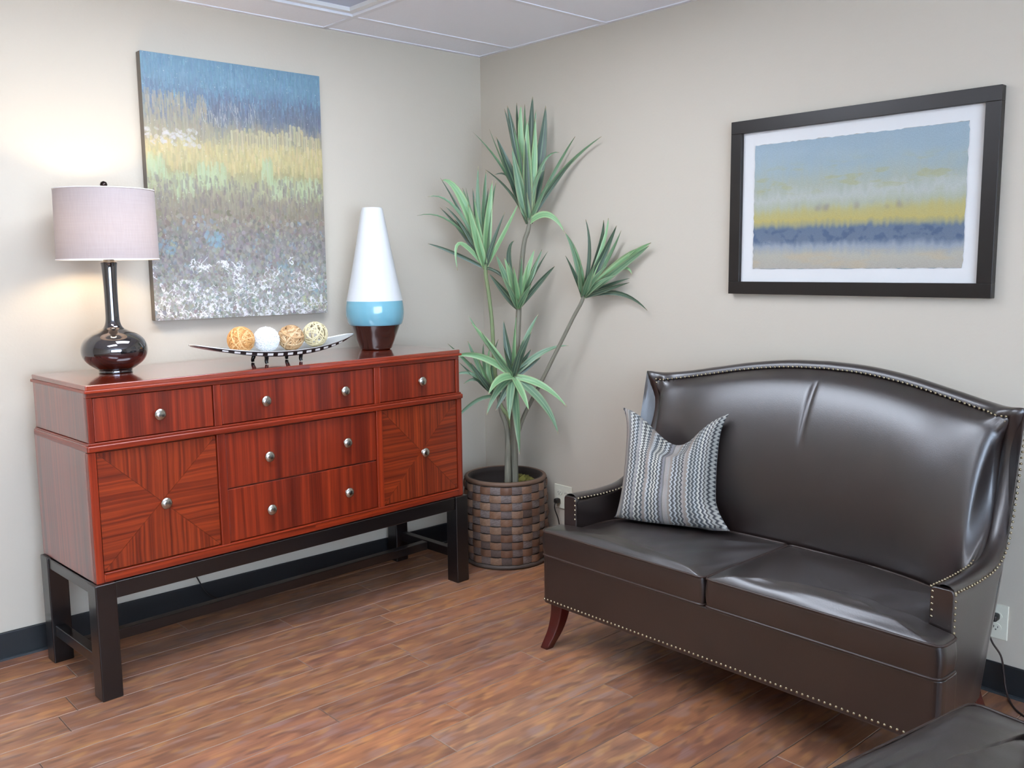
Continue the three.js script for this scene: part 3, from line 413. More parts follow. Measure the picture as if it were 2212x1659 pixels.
// ---------------------------------------------------------------- potted plant
const LEAVES = [ // base, control, tip (room metres), width, tone
  [-0.148,1.592,0.502,-0.223,2.01,0.482,-0.257,2.107,0.483,0.03,0], [-0.148,1.592,0.502,-0.168,1.914,0.451,-0.2,2.111,0.4,0.022,0], [-0.148,1.592,0.502,-0.168,1.996,0.442,-0.152,2.138,0.431,0.022,0], [-0.148,1.592,0.502,-0.196,2.01,0.482,-0.191,2.115,0.503,0.03,2],
  [-0.148,1.592,0.502,-0.152,1.971,0.474,-0.138,2.128,0.47,0.026,1], [-0.148,1.592,0.502,-0.119,2.022,0.487,-0.097,2.164,0.48,0.032,0], [-0.148,1.592,0.502,-0.138,1.939,0.526,-0.135,2.096,0.54,0.022,1], [-0.148,1.592,0.502,-0.088,1.905,0.54,-0.074,2.119,0.541,0.046,0],
  [-0.148,1.592,0.502,-0.219,1.812,0.461,-0.276,1.978,0.426,0.044,0], [-0.148,1.592,0.502,-0.238,1.842,0.46,-0.366,1.996,0.371,0.034,1], [-0.148,1.592,0.502,-0.201,1.839,0.405,-0.239,2.024,0.338,0.016,1], [-0.148,1.592,0.502,-0.22,1.75,0.477,-0.326,1.83,0.408,0.012,0],
  [-0.148,1.592,0.502,-0.173,1.86,0.439,-0.23,1.816,0.36,0.012,0], [-0.148,1.592,0.502,-0.006,1.848,0.538,-0.035,1.953,0.847,0.018,1], [-0.148,1.592,0.502,0.015,1.875,0.528,-0.041,1.969,0.694,0.013,1], [-0.148,1.592,0.502,-0.063,1.778,0.576,-0.04,1.876,0.694,0.016,0],
  [-0.148,1.592,0.502,-0.143,1.924,0.554,-0.086,1.901,0.639,0.012,1], [-0.148,1.592,0.502,-0.151,1.83,0.547,-0.133,1.823,0.596,0.014,1], [-0.148,1.592,0.502,-0.115,1.683,0.604,-0.091,1.546,0.675,0.026,2], [-0.148,1.592,0.502,-0.18,1.853,0.521,-0.19,2.048,0.544,0.036,2],
  [-0.148,1.592,0.502,-0.193,1.818,0.501,-0.231,2.014,0.493,0.034,2], [-0.148,1.592,0.502,-0.141,1.851,0.54,-0.151,2.054,0.552,0.03,2], [-0.148,1.592,0.502,-0.202,1.74,0.501,-0.244,1.927,0.496,0.04,1], [-0.148,1.592,0.502,-0.134,1.704,0.554,-0.112,1.78,0.602,0.022,1],
  [-0.148,1.592,0.502,-0.187,1.786,0.531,-0.212,1.963,0.551,0.026,0], [-0.265,1.388,0.328,-0.359,1.633,0.291,-0.452,1.799,0.239,0.014,0], [-0.265,1.388,0.328,-0.373,1.815,0.286,-0.454,1.788,0.251,0.036,2], [-0.265,1.388,0.328,-0.392,1.756,0.293,-0.521,1.712,0.23,0.012,1],
  [-0.265,1.388,0.328,-0.367,1.678,0.235,-0.498,1.634,0.116,0.015,1], [-0.265,1.388,0.328,-0.294,1.548,0.236,-0.369,1.676,0.125,0.02,0], [-0.265,1.388,0.328,-0.366,1.601,0.301,-0.449,1.669,0.269,0.014,0], [-0.265,1.388,0.328,-0.412,1.479,0.243,-0.499,1.504,0.196,0.014,0],
  [-0.265,1.388,0.328,-0.429,1.622,0.26,-0.425,1.379,0.318,0.016,2], [-0.265,1.388,0.328,-0.285,1.633,0.285,-0.265,1.86,0.287,0.024,1], [-0.265,1.388,0.328,-0.254,1.657,0.297,-0.225,1.841,0.296,0.026,1], [-0.265,1.388,0.328,-0.301,1.614,0.295,-0.34,1.759,0.259,0.02,1],
  [-0.265,1.388,0.328,-0.288,1.586,0.29,-0.292,1.76,0.276,0.02,0], [-0.265,1.388,0.328,-0.327,1.586,0.312,-0.36,1.755,0.309,0.016,1], [-0.265,1.388,0.328,-0.271,1.596,0.346,-0.256,1.789,0.376,0.036,2], [-0.265,1.388,0.328,-0.257,1.572,0.311,-0.231,1.76,0.318,0.026,0],
  [-0.265,1.388,0.328,-0.267,1.474,0.359,-0.222,1.645,0.421,0.018,0], [-0.265,1.388,0.328,-0.214,1.563,0.423,-0.189,1.684,0.478,0.018,2], [-0.265,1.388,0.328,-0.314,1.541,0.332,-0.339,1.706,0.341,0.034,2], [-0.265,1.388,0.328,-0.332,1.54,0.331,-0.372,1.678,0.338,0.034,2],
  [-0.265,1.388,0.328,-0.255,1.613,0.337,-0.225,1.785,0.364,0.022,1], [-0.265,1.388,0.328,-0.265,1.393,0.368,-0.244,1.349,0.414,0.012,0], [-0.265,1.388,0.328,-0.315,1.506,0.315,-0.394,1.613,0.264,0.024,0], [-0.265,1.388,0.328,-0.282,1.523,0.361,-0.281,1.658,0.394,0.022,1],
  [-0.207,1.204,0.488,-0.286,1.478,0.465,-0.259,1.512,0.522,0.022,0], [-0.207,1.204,0.488,-0.273,1.36,0.469,-0.314,1.449,0.459,0.03,1], [-0.207,1.204,0.488,-0.246,1.323,0.493,-0.286,1.438,0.484,0.026,2], [-0.207,1.204,0.488,-0.145,1.372,0.521,-0.103,1.472,0.542,0.022,1],
  [-0.207,1.204,0.488,-0.134,1.375,0.531,-0.083,1.464,0.56,0.018,0], [-0.207,1.204,0.488,-0.174,1.387,0.518,-0.15,1.471,0.54,0.026,2], [-0.207,1.204,0.488,-0.141,1.356,0.597,-0.124,1.395,0.645,0.02,0], [-0.207,1.204,0.488,-0.271,1.277,0.471,-0.34,1.368,0.435,0.028,0],
  [-0.207,1.204,0.488,-0.236,1.389,0.437,-0.29,1.388,0.372,0.012,0], [-0.207,1.204,0.488,-0.245,1.308,0.518,-0.292,1.414,0.519,0.02,1], [-0.207,1.204,0.488,-0.236,1.307,0.535,-0.255,1.444,0.566,0.02,1], [-0.207,1.204,0.488,-0.252,1.276,0.529,-0.29,1.397,0.548,0.03,2],
  [-0.207,1.204,0.488,-0.222,1.31,0.548,-0.233,1.41,0.586,0.028,2], [-0.207,1.204,0.488,-0.198,1.313,0.553,-0.189,1.43,0.599,0.02,1], [-0.207,1.204,0.488,-0.267,1.262,0.515,-0.32,1.344,0.521,0.022,1], [-0.207,1.204,0.488,-0.226,1.262,0.552,-0.23,1.316,0.602,0.022,1],
  [-0.102,1.258,0.8,-0.091,1.466,0.858,-0.138,1.595,0.849,0.014,0], [-0.102,1.258,0.8,0.005,1.468,0.824,-0.05,1.593,0.874,0.024,0], [-0.102,1.258,0.8,-0.026,1.501,0.875,-0.035,1.602,0.888,0.016,2], [-0.102,1.258,0.8,-0.025,1.453,0.859,-0.039,1.568,0.939,0.028,0],
  [-0.102,1.258,0.8,0,1.425,0.877,-0.047,1.544,0.972,0.026,1], [-0.102,1.258,0.8,-0.001,1.451,0.986,-0.045,1.489,1.136,0.03,2], [-0.102,1.258,0.8,-0.005,1.437,0.942,-0.05,1.465,1.063,0.024,2], [-0.102,1.258,0.8,-0.02,1.431,1.026,-0.036,1.477,1.117,0.022,1],
  [-0.102,1.258,0.8,-0.141,1.455,0.813,-0.205,1.541,0.787,0.026,1], [-0.102,1.258,0.8,-0.152,1.361,0.795,-0.196,1.441,0.782,0.02,0], [-0.102,1.258,0.8,-0.008,1.445,0.977,-0.035,1.357,1.023,0.018,2], [-0.102,1.258,0.8,-0.017,1.316,0.885,-0.04,1.341,1.018,0.016,0],
  [-0.102,1.258,0.8,-0.069,1.293,0.898,-0.042,1.323,1.016,0.018,0], [-0.102,1.258,0.8,-0.005,1.319,0.948,-0.039,1.205,1.114,0.018,0], [-0.102,1.258,0.8,-0.106,1.325,0.885,-0.082,1.353,0.967,0.022,1], [-0.102,1.258,0.8,-0.16,1.339,0.828,-0.181,1.407,0.863,0.024,1],
  [-0.102,1.258,0.8,-0.133,1.328,0.853,-0.138,1.4,0.902,0.026,1], [-0.102,1.258,0.8,-0.121,1.381,0.823,-0.169,1.479,0.806,0.022,2], [-0.102,1.258,0.8,-0.111,1.341,0.873,-0.095,1.4,0.942,0.026,1], [-0.254,0.891,0.5,-0.372,1.068,0.441,-0.434,1.148,0.417,0.03,2],
  [-0.254,0.891,0.5,-0.353,1.081,0.377,-0.376,1.171,0.335,0.014,1], [-0.254,0.891,0.5,-0.412,1.045,0.437,-0.534,0.991,0.38,0.026,2], [-0.254,0.891,0.5,-0.277,1.026,0.479,-0.284,1.151,0.472,0.028,0], [-0.254,0.891,0.5,-0.264,1.031,0.507,-0.254,1.176,0.526,0.026,2],
  [-0.254,0.891,0.5,-0.202,1.075,0.523,-0.145,1.176,0.558,0.022,1], [-0.254,0.891,0.5,-0.245,0.988,0.532,-0.211,1.098,0.579,0.03,0], [-0.254,0.891,0.5,-0.201,0.955,0.507,-0.157,1.014,0.521,0.022,0], [-0.254,0.891,0.5,-0.139,1.029,0.558,-0.049,1.031,0.659,0.022,1],
  [-0.254,0.891,0.5,-0.201,0.926,0.523,-0.137,0.978,0.566,0.026,0], [-0.254,0.891,0.5,-0.173,0.881,0.622,-0.113,0.756,0.709,0.028,2], [-0.254,0.891,0.5,-0.171,0.796,0.648,-0.164,0.637,0.703,0.032,1], [-0.254,0.891,0.5,-0.276,0.827,0.585,-0.291,0.756,0.642,0.03,2],
  [-0.254,0.891,0.5,-0.288,0.715,0.566,-0.315,0.55,0.606,0.034,1], [-0.254,0.891,0.5,-0.327,0.804,0.547,-0.362,0.71,0.591,0.03,1], [-0.254,0.891,0.5,-0.369,0.857,0.501,-0.431,0.734,0.515,0.026,1], [-0.254,0.891,0.5,-0.359,0.909,0.51,-0.424,0.827,0.521,0.034,2],
  [-0.254,0.891,0.5,-0.323,0.828,0.518,-0.381,0.749,0.519,0.026,0], [-0.254,0.891,0.5,-0.298,0.959,0.525,-0.338,1.039,0.531,0.02,0], [-0.254,0.891,0.5,-0.27,0.958,0.534,-0.256,1.069,0.579,0.022,0], [-0.254,0.891,0.5,-0.339,0.977,0.488,-0.412,1.105,0.464,0.022,1],
  [-0.236,0.783,0.354,-0.309,0.917,0.304,-0.413,1.039,0.22,0.022,1], [-0.236,0.783,0.354,-0.326,0.957,0.297,-0.42,0.875,0.228,0.014,1], [-0.236,0.783,0.354,-0.291,0.908,0.304,-0.347,0.845,0.253,0.016,1], [-0.236,0.783,0.354,-0.298,0.926,0.298,-0.331,1.049,0.268,0.024,1],
  [-0.236,0.783,0.354,-0.28,0.913,0.297,-0.263,1.033,0.303,0.022,1], [-0.236,0.783,0.354,-0.248,0.917,0.31,-0.197,1.052,0.335,0.016,1], [-0.236,0.783,0.354,-0.34,0.802,0.3,-0.45,0.612,0.227,0.014,1], [-0.236,0.783,0.354,-0.304,0.859,0.308,-0.375,0.949,0.255,0.02,0],
  [-0.236,0.783,0.354,-0.275,0.904,0.318,-0.252,1.022,0.339,0.02,2], [-0.236,0.783,0.354,-0.287,0.885,0.332,-0.322,1,0.317,0.022,2], [-0.236,0.783,0.354,-0.299,0.861,0.338,-0.354,0.952,0.315,0.022,0], [-0.236,0.783,0.354,-0.221,0.814,0.384,-0.218,0.76,0.398,0.018,0],
];
const STEMS = [
  [[[-0.185,0.37,0.427], [-0.186,0.461,0.427], [-0.206,0.628,0.448], [-0.224,0.761,0.473], [-0.233,0.888,0.491], [-0.219,1.044,0.491], [-0.2,1.161,0.481], [-0.187,1.299,0.479], [-0.17,1.448,0.481], [-0.162,1.521,0.489], [-0.149,1.569,0.501], [-0.147,1.616,0.502]], 0.019, 0.01],
  [[[-0.229,0.378,0.427], [-0.229,0.468,0.428], [-0.221,0.578,0.421], [-0.214,0.652,0.401], [-0.216,0.705,0.372], [-0.225,0.772,0.364], [-0.231,0.817,0.358]], 0.017, 0.009],
  [[[-0.188,0.574,0.424], [-0.197,0.684,0.403], [-0.216,0.732,0.372], [-0.225,0.838,0.351], [-0.233,0.949,0.343], [-0.238,1.125,0.338], [-0.256,1.278,0.336], [-0.265,1.364,0.328], [-0.264,1.407,0.328]], 0.01, 0.009],
  [[[-0.182,0.551,0.43], [-0.192,0.613,0.462], [-0.191,0.699,0.503], [-0.168,0.858,0.591], [-0.138,1.059,0.7], [-0.116,1.177,0.76], [-0.106,1.239,0.796], [-0.097,1.28,0.804]], 0.01, 0.008],
];
{
  const PX = -0.222, PZ = 0.402, o = thing('potted_plant', 'tall spiky artificial dracaena in a brown woven basket pot in the corner', 'plant', [PX, 0, PZ]);
  // basket pot: dark core with woven cells in front of it
  const rAt = (y) => 0.193 + 0.006 * Math.sin(Math.PI * y / 0.41);
  const dark = std(0x2b211b, 0.8), cells = 24, rows = 10, Y0 = 0.022, Y1 = 0.392;
  const core = []; for (let i = 0; i <= 12; i++) core.push([rAt(0.41 * i / 12) - 0.004, 0.41 * i / 12]);
  const pot = part('basket_pot', lathe([[0, 0], ...core, [rAt(0.41) - 0.022, 0.41], [rAt(0.41) - 0.028, 0.39], [rAt(0.3) - 0.03, 0.3], [0, 0.3]], 64), dark, o);
  const weave = (c0, c1, fx, fy, s) => dataTex(64, 64, (u, v) => { const k = 0.75 + 0.3 * n2(u * fx + s, v * fy) + 0.2 * n2(u * fx * 3, v * fy * 3 + s); return mix3(c0, c1, clamp(k, 0, 1)); });
  const over = [0, 1, 2, 3].map((i) => std(0xffffff, 0.5, { map: weave([92, 62, 44], [[132, 100, 78], [116, 84, 64], [142, 114, 92], [108, 78, 60]][i], 3, 12, i * 5) }));
  const under = [0, 1, 2].map((i) => std(0xffffff, 0.55, { map: weave([58, 44, 38], [[118, 104, 98], [98, 82, 74], [132, 120, 114]][i], 2, 16, 30 + i * 4) }));
  const r = rng(8), da = Math.PI * 2 / cells, dy = (Y1 - Y0) / rows;
  const cell = (row, isOver) => {
    const g = []; const y0 = Y0 + row * dy, ov = isOver ? 0.0035 : 0.0, sx = isOver ? 1.06 : 0.98;
    for (let i = 0; i <= 3; i++) { const a = []; for (let j = 0; j <= 4; j++) { const t = (j / 4 - 0.5) * da * sx, y = y0 + dy * (0.04 + 0.92 * i / 3), bul = (isOver ? 0.008 : 0.002) * Math.cos(Math.PI * (j / 4 - 0.5) * 0.95) + 0.002 * Math.cos(Math.PI * (i / 3 - 0.5)), R = rAt(y) - 0.003 + ov * 0.3 + bul; const p = V(Math.sin(t) * R, y, Math.cos(t) * R); p.u = j / 4; p.v = i / 3; a.push(p); } g.push(a); }
    return gridGeo(g);
  };
  for (let row = 0; row < rows; row++) { const gs = [cell(row, true), cell(row, false)]; for (let k = 0; k < cells; k++) { const ov = (k + row) % 2 === 0, m = part('woven_band', gs[ov ? 0 : 1], ov ? over[Math.floor(r() * 4)] : under[Math.floor(r() * 3)], pot); m.rotation.y = k * da + 0.07; } }
  const tr = (R, y, t) => { const g = new THREE.TorusGeometry(R, t, 8, 72); g.rotateX(Math.PI / 2); g.translate(0, y, 0); return g; };
  part('rim_braid', [tr(0.186, 0.402, 0.011)], std(0x6a5140, 0.6), pot); part('base_braid', [tr(0.192, 0.011, 0.0105)], std(0x4c4038, 0.6), pot);
  // soil and moss
  part('soil', lathe([[0.158, 0.335], [0.1, 0.342], [0, 0.345]], 40), std(0x1f1a15, 0.95), o);
  const moss = []; for (let i = 0; i < 60; i++) { const a = 0.85 + r() * 1.35, d = 0.055 + r() * 0.095, g = new THREE.IcosahedronGeometry(0.012 + r() * 0.016, 1), p = g.attributes.position; for (let k = 0; k < p.count; k++) { const q = 1 + 0.5 * n3(p.getX(k) * 90 + i, p.getY(k) * 90, p.getZ(k) * 90); p.setXYZ(k, p.getX(k) * q, p.getY(k) * q * 0.8, p.getZ(k) * q); } g.computeVertexNormals(); g.translate(Math.sin(a) * d, 0.346 + 0.04 * r() * (1 - d * 3), Math.cos(a) * d); moss.push(g); }
  const ms = part('moss', moss, std(0x6f6a2e, 0.95), o, 'clump of dry green moss'); ms.userData.kind = 'stuff';
  // stems
  const bark = [[124, 120, 104], [128, 142, 100]].map(([a, b, c], i) => std(0xffffff, 0.7, { map: dataTex(32, 128, (u, v) => { const k = 1 + 0.2 * n2(u * 4, v * 40) + (n2(3, v * 60) > 0.6 ? -0.2 : 0); return [a * k, b * k, c * k]; }) }));
  STEMS.forEach(([pts, a, b], i) => part('stem', taperTube(pts.map(([x, y, z]) => V(x - PX, y, z - PZ)), a, b, 40, 9), bark[i === 2 ? 1 : 0], o));
  // leaves: folded blades, one mesh each
  const leafTex = [[[54, 72, 60], [92, 114, 92]], [[84, 118, 88], [134, 160, 124]], [[112, 156, 108], [162, 194, 144]]].map(([a, b], t) => dataTex(64, 128, (u, v) => {
    const e = Math.abs(u - 0.5) * 2, st = 0.5 + 0.5 * n2(u * 14, v * 1.5 + t * 9); let k = mix3(a, b, smooth(0.3, 0.85, e) * 0.7 + 0.3 * st); if (e < 0.12) k = mix3(k, [150, 176, 130], 0.5); if (e > 0.9) k = mix3(k, [150, 92, 70], 0.4);
    k = mix3(k, [150, 130, 96], smooth(0.93, 1, v)); return k;
  }));
  const leafM = leafTex.map((map) => new THREE.MeshPhysicalMaterial({ map, roughness: 0.42, side: THREE.DoubleSide, clearcoat: 0.15, clearcoatRoughness: 0.4 }));
  LEAVES.forEach(([bx, by, bz, cx, cy, cz, tx, ty, tz, w, tone], i) => {
    const c = new THREE.QuadraticBezierCurve3(V(bx - PX, by, bz - PZ), V(cx - PX, cy, cz - PZ), V(tx - PX, ty, tz - PZ)), rowsG = [], N = 11, q = rng(900 + i), tw = (q() - 0.5) * 0.7, view = V(-0.66, 0.25, 0.74).applyAxisAngle(V(0, 1, 0), (q() - 0.5) * 1.4);
    for (let k = 0; k <= N; k++) {
      const t = k / N, p = c.getPoint(t), T = c.getTangent(t), S = new THREE.Vector3().crossVectors(T, view).normalize().applyAxisAngle(T, tw + t * tw), Nn = new THREE.Vector3().crossVectors(S, T).normalize();
      const hw = 0.5 * w * 1.25 * Math.pow(Math.sin(Math.PI * Math.pow(clamp(0.1 + 0.9 * t, 0, 1), 0.75)), 0.9) * (1 - 0.12 * t) + 0.0009, a = [];
      for (const [s, f] of [[-1, 0.32], [-0.5, 0.12], [0, 0], [0.5, 0.12], [1, 0.32]]) { const v = p.clone().addScaledVector(S, s * hw).addScaledVector(Nn, f * hw); v.u = s / 2 + 0.5; v.v = t; a.push(v); }
      rowsG.push(a);
    }
    for (const a of rowsG) for (const v of a) { v.x = Math.min(v.x, -PX - 0.006); v.z = Math.max(v.z, -PZ + 0.006); }
    part('leaf', gridGeo(rowsG), leafM[tone], o);
  });
}

// ---------------------------------------------------------------- leather settee and matching armchair
const leatherBump = dataTex(512, 512, (u, v) => { const k = 140 + 50 * n2(u * 90, v * 90) + 40 * n2(u * 200, v * 200 + 5) + 40 * fbm(u * 6, v * 6, 3); return [k, k, k]; }, false); leatherBump.repeat.set(2.2, 2.2);
const leatherMap = dataTex(256, 256, (u, v) => { const k = 1 + 0.16 * fbm(u * 5, v * 5, 4); return [31 * k, 20 * k, 17 * k]; });
const leather = std(0xffffff, 0.38, { ior: 1.6, map: leatherMap, bumpMap: leatherBump, bumpScale: 0.0004, clearcoat: 1, clearcoatRoughness: 0.34 });
const pipingM = std(0x3a2d28, 0.35), brass = std(0xb0a488, 0.3, { metalness: 1 }), cherry = std(0x4a1510, 0.3, { clearcoat: 0.6, clearcoatRoughness: 0.15 });
function roundedLoop(pts, n = 6) {            // pts: [x, w, r]; returns a dense closed loop
  const out = [], N = pts.length;
  for (let i = 0; i < N; i++) {
    const [x, w, r] = pts[i], a = pts[(i + N - 1) % N], b = pts[(i + 1) % N];
    if (!r) { out.push(new THREE.Vector2(x, w)); continue; }
    const p = new THREE.Vector2(x, w), da = new THREE.Vector2(a[0] - x, a[1] - w), db = new THREE.Vector2(b[0] - x, b[1] - w), ra = Math.min(r, da.length() * 0.48), rb = Math.min(r, db.length() * 0.48);
    const A = p.clone().addScaledVector(da.normalize(), ra), B = p.clone().addScaledVector(db.normalize(), rb);
    for (let k = 0; k <= n; k++) { const t = k / n; out.push(new THREE.Vector2((1 - t) ** 2 * A.x + 2 * t * (1 - t) * p.x + t * t * B.x, (1 - t) ** 2 * A.y + 2 * t * (1 - t) * p.y + t * t * B.y)); }
  }
  const d = []; for (let i = 0; i < out.length; i++) { const a = out[i], b = out[(i + 1) % out.length], m = Math.max(1, Math.round(a.distanceTo(b) / 0.02)); for (let k = 0; k < m; k++) d.push(a.clone().lerp(b, k / m)); }
  return d;
}
function upholstered(o, hw, cushions, AX = -0.715, e = 0.02) {
  const F = -0.82;            // front of the skirt, lobe overhang beside the arms
  const cr = (pts) => new THREE.CatmullRomCurve3(pts.map(([x, y, w]) => V(x, y, w)), false, 'centripetal');
  const rimArm = cr([[AX, 0.556, hw], [-0.56, 0.551, hw], [-0.44, 0.561, hw], [-0.365, 0.598, hw - 0.003], [-0.305, 0.67, hw - 0.012], [-0.262, 0.77, hw - 0.018], [-0.243, 0.87, hw - 0.018], [-0.252, 0.94, hw - 0.01], [-0.262, 0.982, hw - 0.006]]);
  const rimBack = cr([[-0.262, 0.982, hw - 0.006], [-0.225, 0.976, hw * 0.91], [-0.19, 0.982, hw * 0.81], [-0.155, 1.005, hw * 0.63], [-0.125, 1.032, hw * 0.42], [-0.105, 1.05, hw * 0.2], [-0.1, 1.055, 0]]);
  const baseArm = cr([[AX, 0.17, hw], [-0.58, 0.17, hw - 0.004], [-0.45, 0.17, hw - 0.02]]), baseBack = cr([[-0.45, 0.17, hw - 0.02], [-0.34, 0.17, hw * 0.89], [-0.24, 0.17, hw * 0.75], [-0.165, 0.17, hw * 0.55], [-0.14, 0.17, hw * 0.25], [-0.135, 0.17, 0]]);
  const inArm = cr([[AX, 0.38, hw - 0.055], [-0.56, 0.38, hw - 0.06], [-0.44, 0.38, hw - 0.105]]), inBack = cr([[-0.44, 0.38, hw - 0.105], [-0.385, 0.38, hw * 0.72], [-0.345, 0.38, hw * 0.52], [-0.325, 0.38, hw * 0.25], [-0.32, 0.38, 0]]);
  const EAR = 0.56, svals = [];
  for (let i = 0; i <= 44; i++) svals.push(1 - (1 - EAR) * i / 44);
  for (let i = 1; i <= 60; i++) { const t = i / 60; svals.push(EAR * (1 - t) ** 1.12); }
  const full = [...svals.map((a) => [a, 1]), ...svals.slice(0, -1).reverse().map((a) => [a, -1])];
  const mv = (p, sd) => V(p.x, p.y, p.z * sd);
  function col([a, sd]) {
    let Or, Ob, Ib, off, n, bulge;
    if (a >= EAR) {
      const t = (1 - a) / (1 - EAR); Or = rimArm.getPointAt(t); Ob = baseArm.getPointAt(t); Ib = inArm.getPointAt(t);
      const k = smooth(0.86, 1, t); off = V(mix(0, -0.006, k), mix(-0.003, -0.03, k), mix(-0.055, -0.046, k)); { const q = smooth(0.4, 1, t); n = V(-0.6 * q, 0.05 + 0.05 * q, -1 + 0.2 * q).normalize(); bulge = mix(0.006, 0.036, smooth(0.35, 1, t)); }
    } else {
      const t = (EAR - a) / EAR; Or = rimBack.getPointAt(t); Ob = baseBack.getPointAt(t); Ib = inBack.getPointAt(t);
      const k = smooth(0, 0.12, t), k2 = smooth(0, 0.55, t); off = V(mix(-0.006, -0.042, k), mix(-0.03, -0.022, k), mix(-0.046, 0, smooth(0, 0.2, t))); n = V(mix(-0.6, -1, k2), mix(0.1, 0.3, k2), mix(-0.8, 0, k2)).normalize(); bulge = mix(0.036, 0.08, smooth(0, 0.45, t));
    }
    const Ir = Or.clone().add(off); return { Or: mv(Or, sd), Ob: mv(Ob, sd), Ir: mv(Ir, sd), Ib: mv(Ib, sd), n: mv(n, sd), bulge, a, sd };
  }
  const cols = full.map(col), shell = [], pad = [];
  let arc = 0, prev = null;
  for (const c of cols) {
    if (prev) arc += c.Or.distanceTo(prev); prev = c.Or.clone();
    const s = [], outN = c.n.clone().multiplyScalar(-1);
    for (let j = 0; j <= 14; j++) { const t = j / 14, p = c.Ob.clone().lerp(c.Or, t).addScaledVector(outN, 0.012 * Math.sin(Math.PI * t) * (c.a < EAR ? 1 : 0.3)); s.push(p); }
    for (let j = 1; j <= 8; j++) { const t = j / 8, p = c.Or.clone().lerp(c.Ir, t); const up = c.a >= EAR ? V(-0.75 * smooth(0.3, 0.75, (1 - c.a) / (1 - EAR)), 1 - 0.8 * smooth(0.3, 0.8, (1 - c.a) / (1 - EAR)), 0).normalize() : V(-0.55, 0.83, 0); p.addScaledVector(up, 0.012 * Math.pow(Math.sin(Math.PI * t), 0.7)); s.push(p); }
    let L = 0; s.forEach((p, j) => { if (j) L += p.distanceTo(s[j - 1]); p.u = arc; p.v = L; }); shell.push(s);
    const q = []; for (let j = 0; j <= 34; j++) {
      const t = Math.pow(j / 34, 1.15), p = c.Ir.clone().lerp(c.Ib, t); let b = c.bulge * Math.pow(Math.sin(Math.PI * Math.pow(t, 0.74)), 0.85) - 0.009 * Math.exp(-(((t - 0.02) / 0.03) ** 2));
      p.addScaledVector(c.n, b); p.u = arc; p.v = t * 0.6; q.push(p);
    } pad.push(q);
  }
  for (let it = 0; it < 40; it++) {              // relax the upholstery across the columns, edges held
    const old = pad.map((q) => q.map((p) => p.clone()));
    for (let i = 1; i < pad.length - 1; i++) for (let j = 2; j < 34; j++) pad[i][j].copy(old[i][j]).multiplyScalar(0.5).addScaledVector(old[i - 1][j], 0.25).addScaledVector(old[i + 1][j], 0.25);
  }
  if (cushions === 2) pad.forEach((q, i) => q.forEach((p, j) => { const t = Math.pow(j / 34, 1.15); p.addScaledVector(cols[i].n, -0.007 * Math.exp(-((cols[i].Ir.z / 0.006) ** 2)) * smooth(0.04, 0.12, t) * (1 - smooth(0.3, 0.5, t))); }));
  part('frame_shell', gridGeo(shell), leather, o); part('tight_back', gridGeo(pad), leather, o);
  // arm fronts
  for (const sd of [1, -1]) {
    const c0 = sd > 0 ? hw - 0.056 : -hw - 0.001, c1 = sd > 0 ? hw + 0.001 : -hw + 0.056, sh = roundedLoop([[c0, 0.17, 0.002], [c1, 0.17, 0.002], [c1, 0.556, 0.012], [c0, 0.556, 0.012]]);
    const g = new THREE.ExtrudeGeometry(new THREE.Shape(sh), { depth: 0.012, bevelEnabled: true, bevelThickness: 0.004, bevelSize: 0.002, bevelSegments: 2 }); g.rotateY(-Math.PI / 2); g.translate(AX + 0.007, 0, 0); part('arm_front', g, leather, o);
  }
  // base rail (skirt) following the footprint
  const foot = [[F, -hw - e, 0.025], [F, hw + e, 0.025], [AX - 0.01, hw + e, 0.01], [AX, hw - 0.004, 0]]; for (let i = 1; i <= 10; i++) { const p = baseArm.getPointAt(i / 10); foot.push([p.x, p.z - 0.004, 0]); } for (let i = 1; i <= 24; i++) { const p = baseBack.getPointAt(i / 24); foot.push([p.x - 0.004, p.z * 0.995, 0]); }
  const mir = foot.slice(3, -1).map(([x, w, r]) => [x, -w, r]).reverse(); const loop = roundedLoop([...foot, ...mir, [AX - 0.01, -hw - e, 0.01]]);
  const bg = new THREE.ExtrudeGeometry(new THREE.Shape(loop), { depth: 0.17, bevelEnabled: true, bevelThickness: 0.004, bevelSize: 0.003, bevelSegments: 2, curveSegments: 1 }); bg.rotateX(Math.PI / 2); bg.scale(1, 1, 1); bg.translate(0, 0.344, 0); part('base_rail', bg, leather, o);
  // seat cushions
  const bk = []; for (let i = 0; i <= 20; i++) { const p = inBack.getPointAt(i / 20); bk.push([p.x - 0.02, p.z - 0.004]); }
  const y0 = 0.348, y1 = 0.442;
  const mk = (loopPts, cx, cw, crown) => {
    const lp = roundedLoop(loopPts), rowsG = [], ring = (rho, y) => lp.map((p) => { const v = V(cx + (p.x - cx) * rho, y(p, rho), cw + (p.y - cw) * rho); v.u = v.x; v.v = v.z; return v; });
    const dome = (rho) => y1 + crown * (1 - Math.pow(rho, 2.6)), bell = (rho) => 0;
    for (let i = 0; i <= 14; i++) { const rho = 0.985 * i / 14; rowsG.push(ring(rho, (p) => dome(rho) + 0.004 * n2(p.x * 3 * rho, p.y * 3 * rho))); }
    rowsG.push(ring(0.995, () => y1 - 0.004)); for (let i = 0; i <= 6; i++) { const t = i / 6; rowsG.push(ring(0.997 + 0.012 * Math.sin(Math.PI * t), () => mix(y1 - 0.01, y0 + 0.01, t))); } rowsG.push(ring(0.993, () => y0)); rowsG.push(ring(0.6, () => y0));
    for (const row of rowsG) row.forEach((v, j) => { if (Math.abs(v.y - y1) < 0.09 && v.y < y1 - 0.005) { v.u = j * 0.02; v.v = v.y; } });
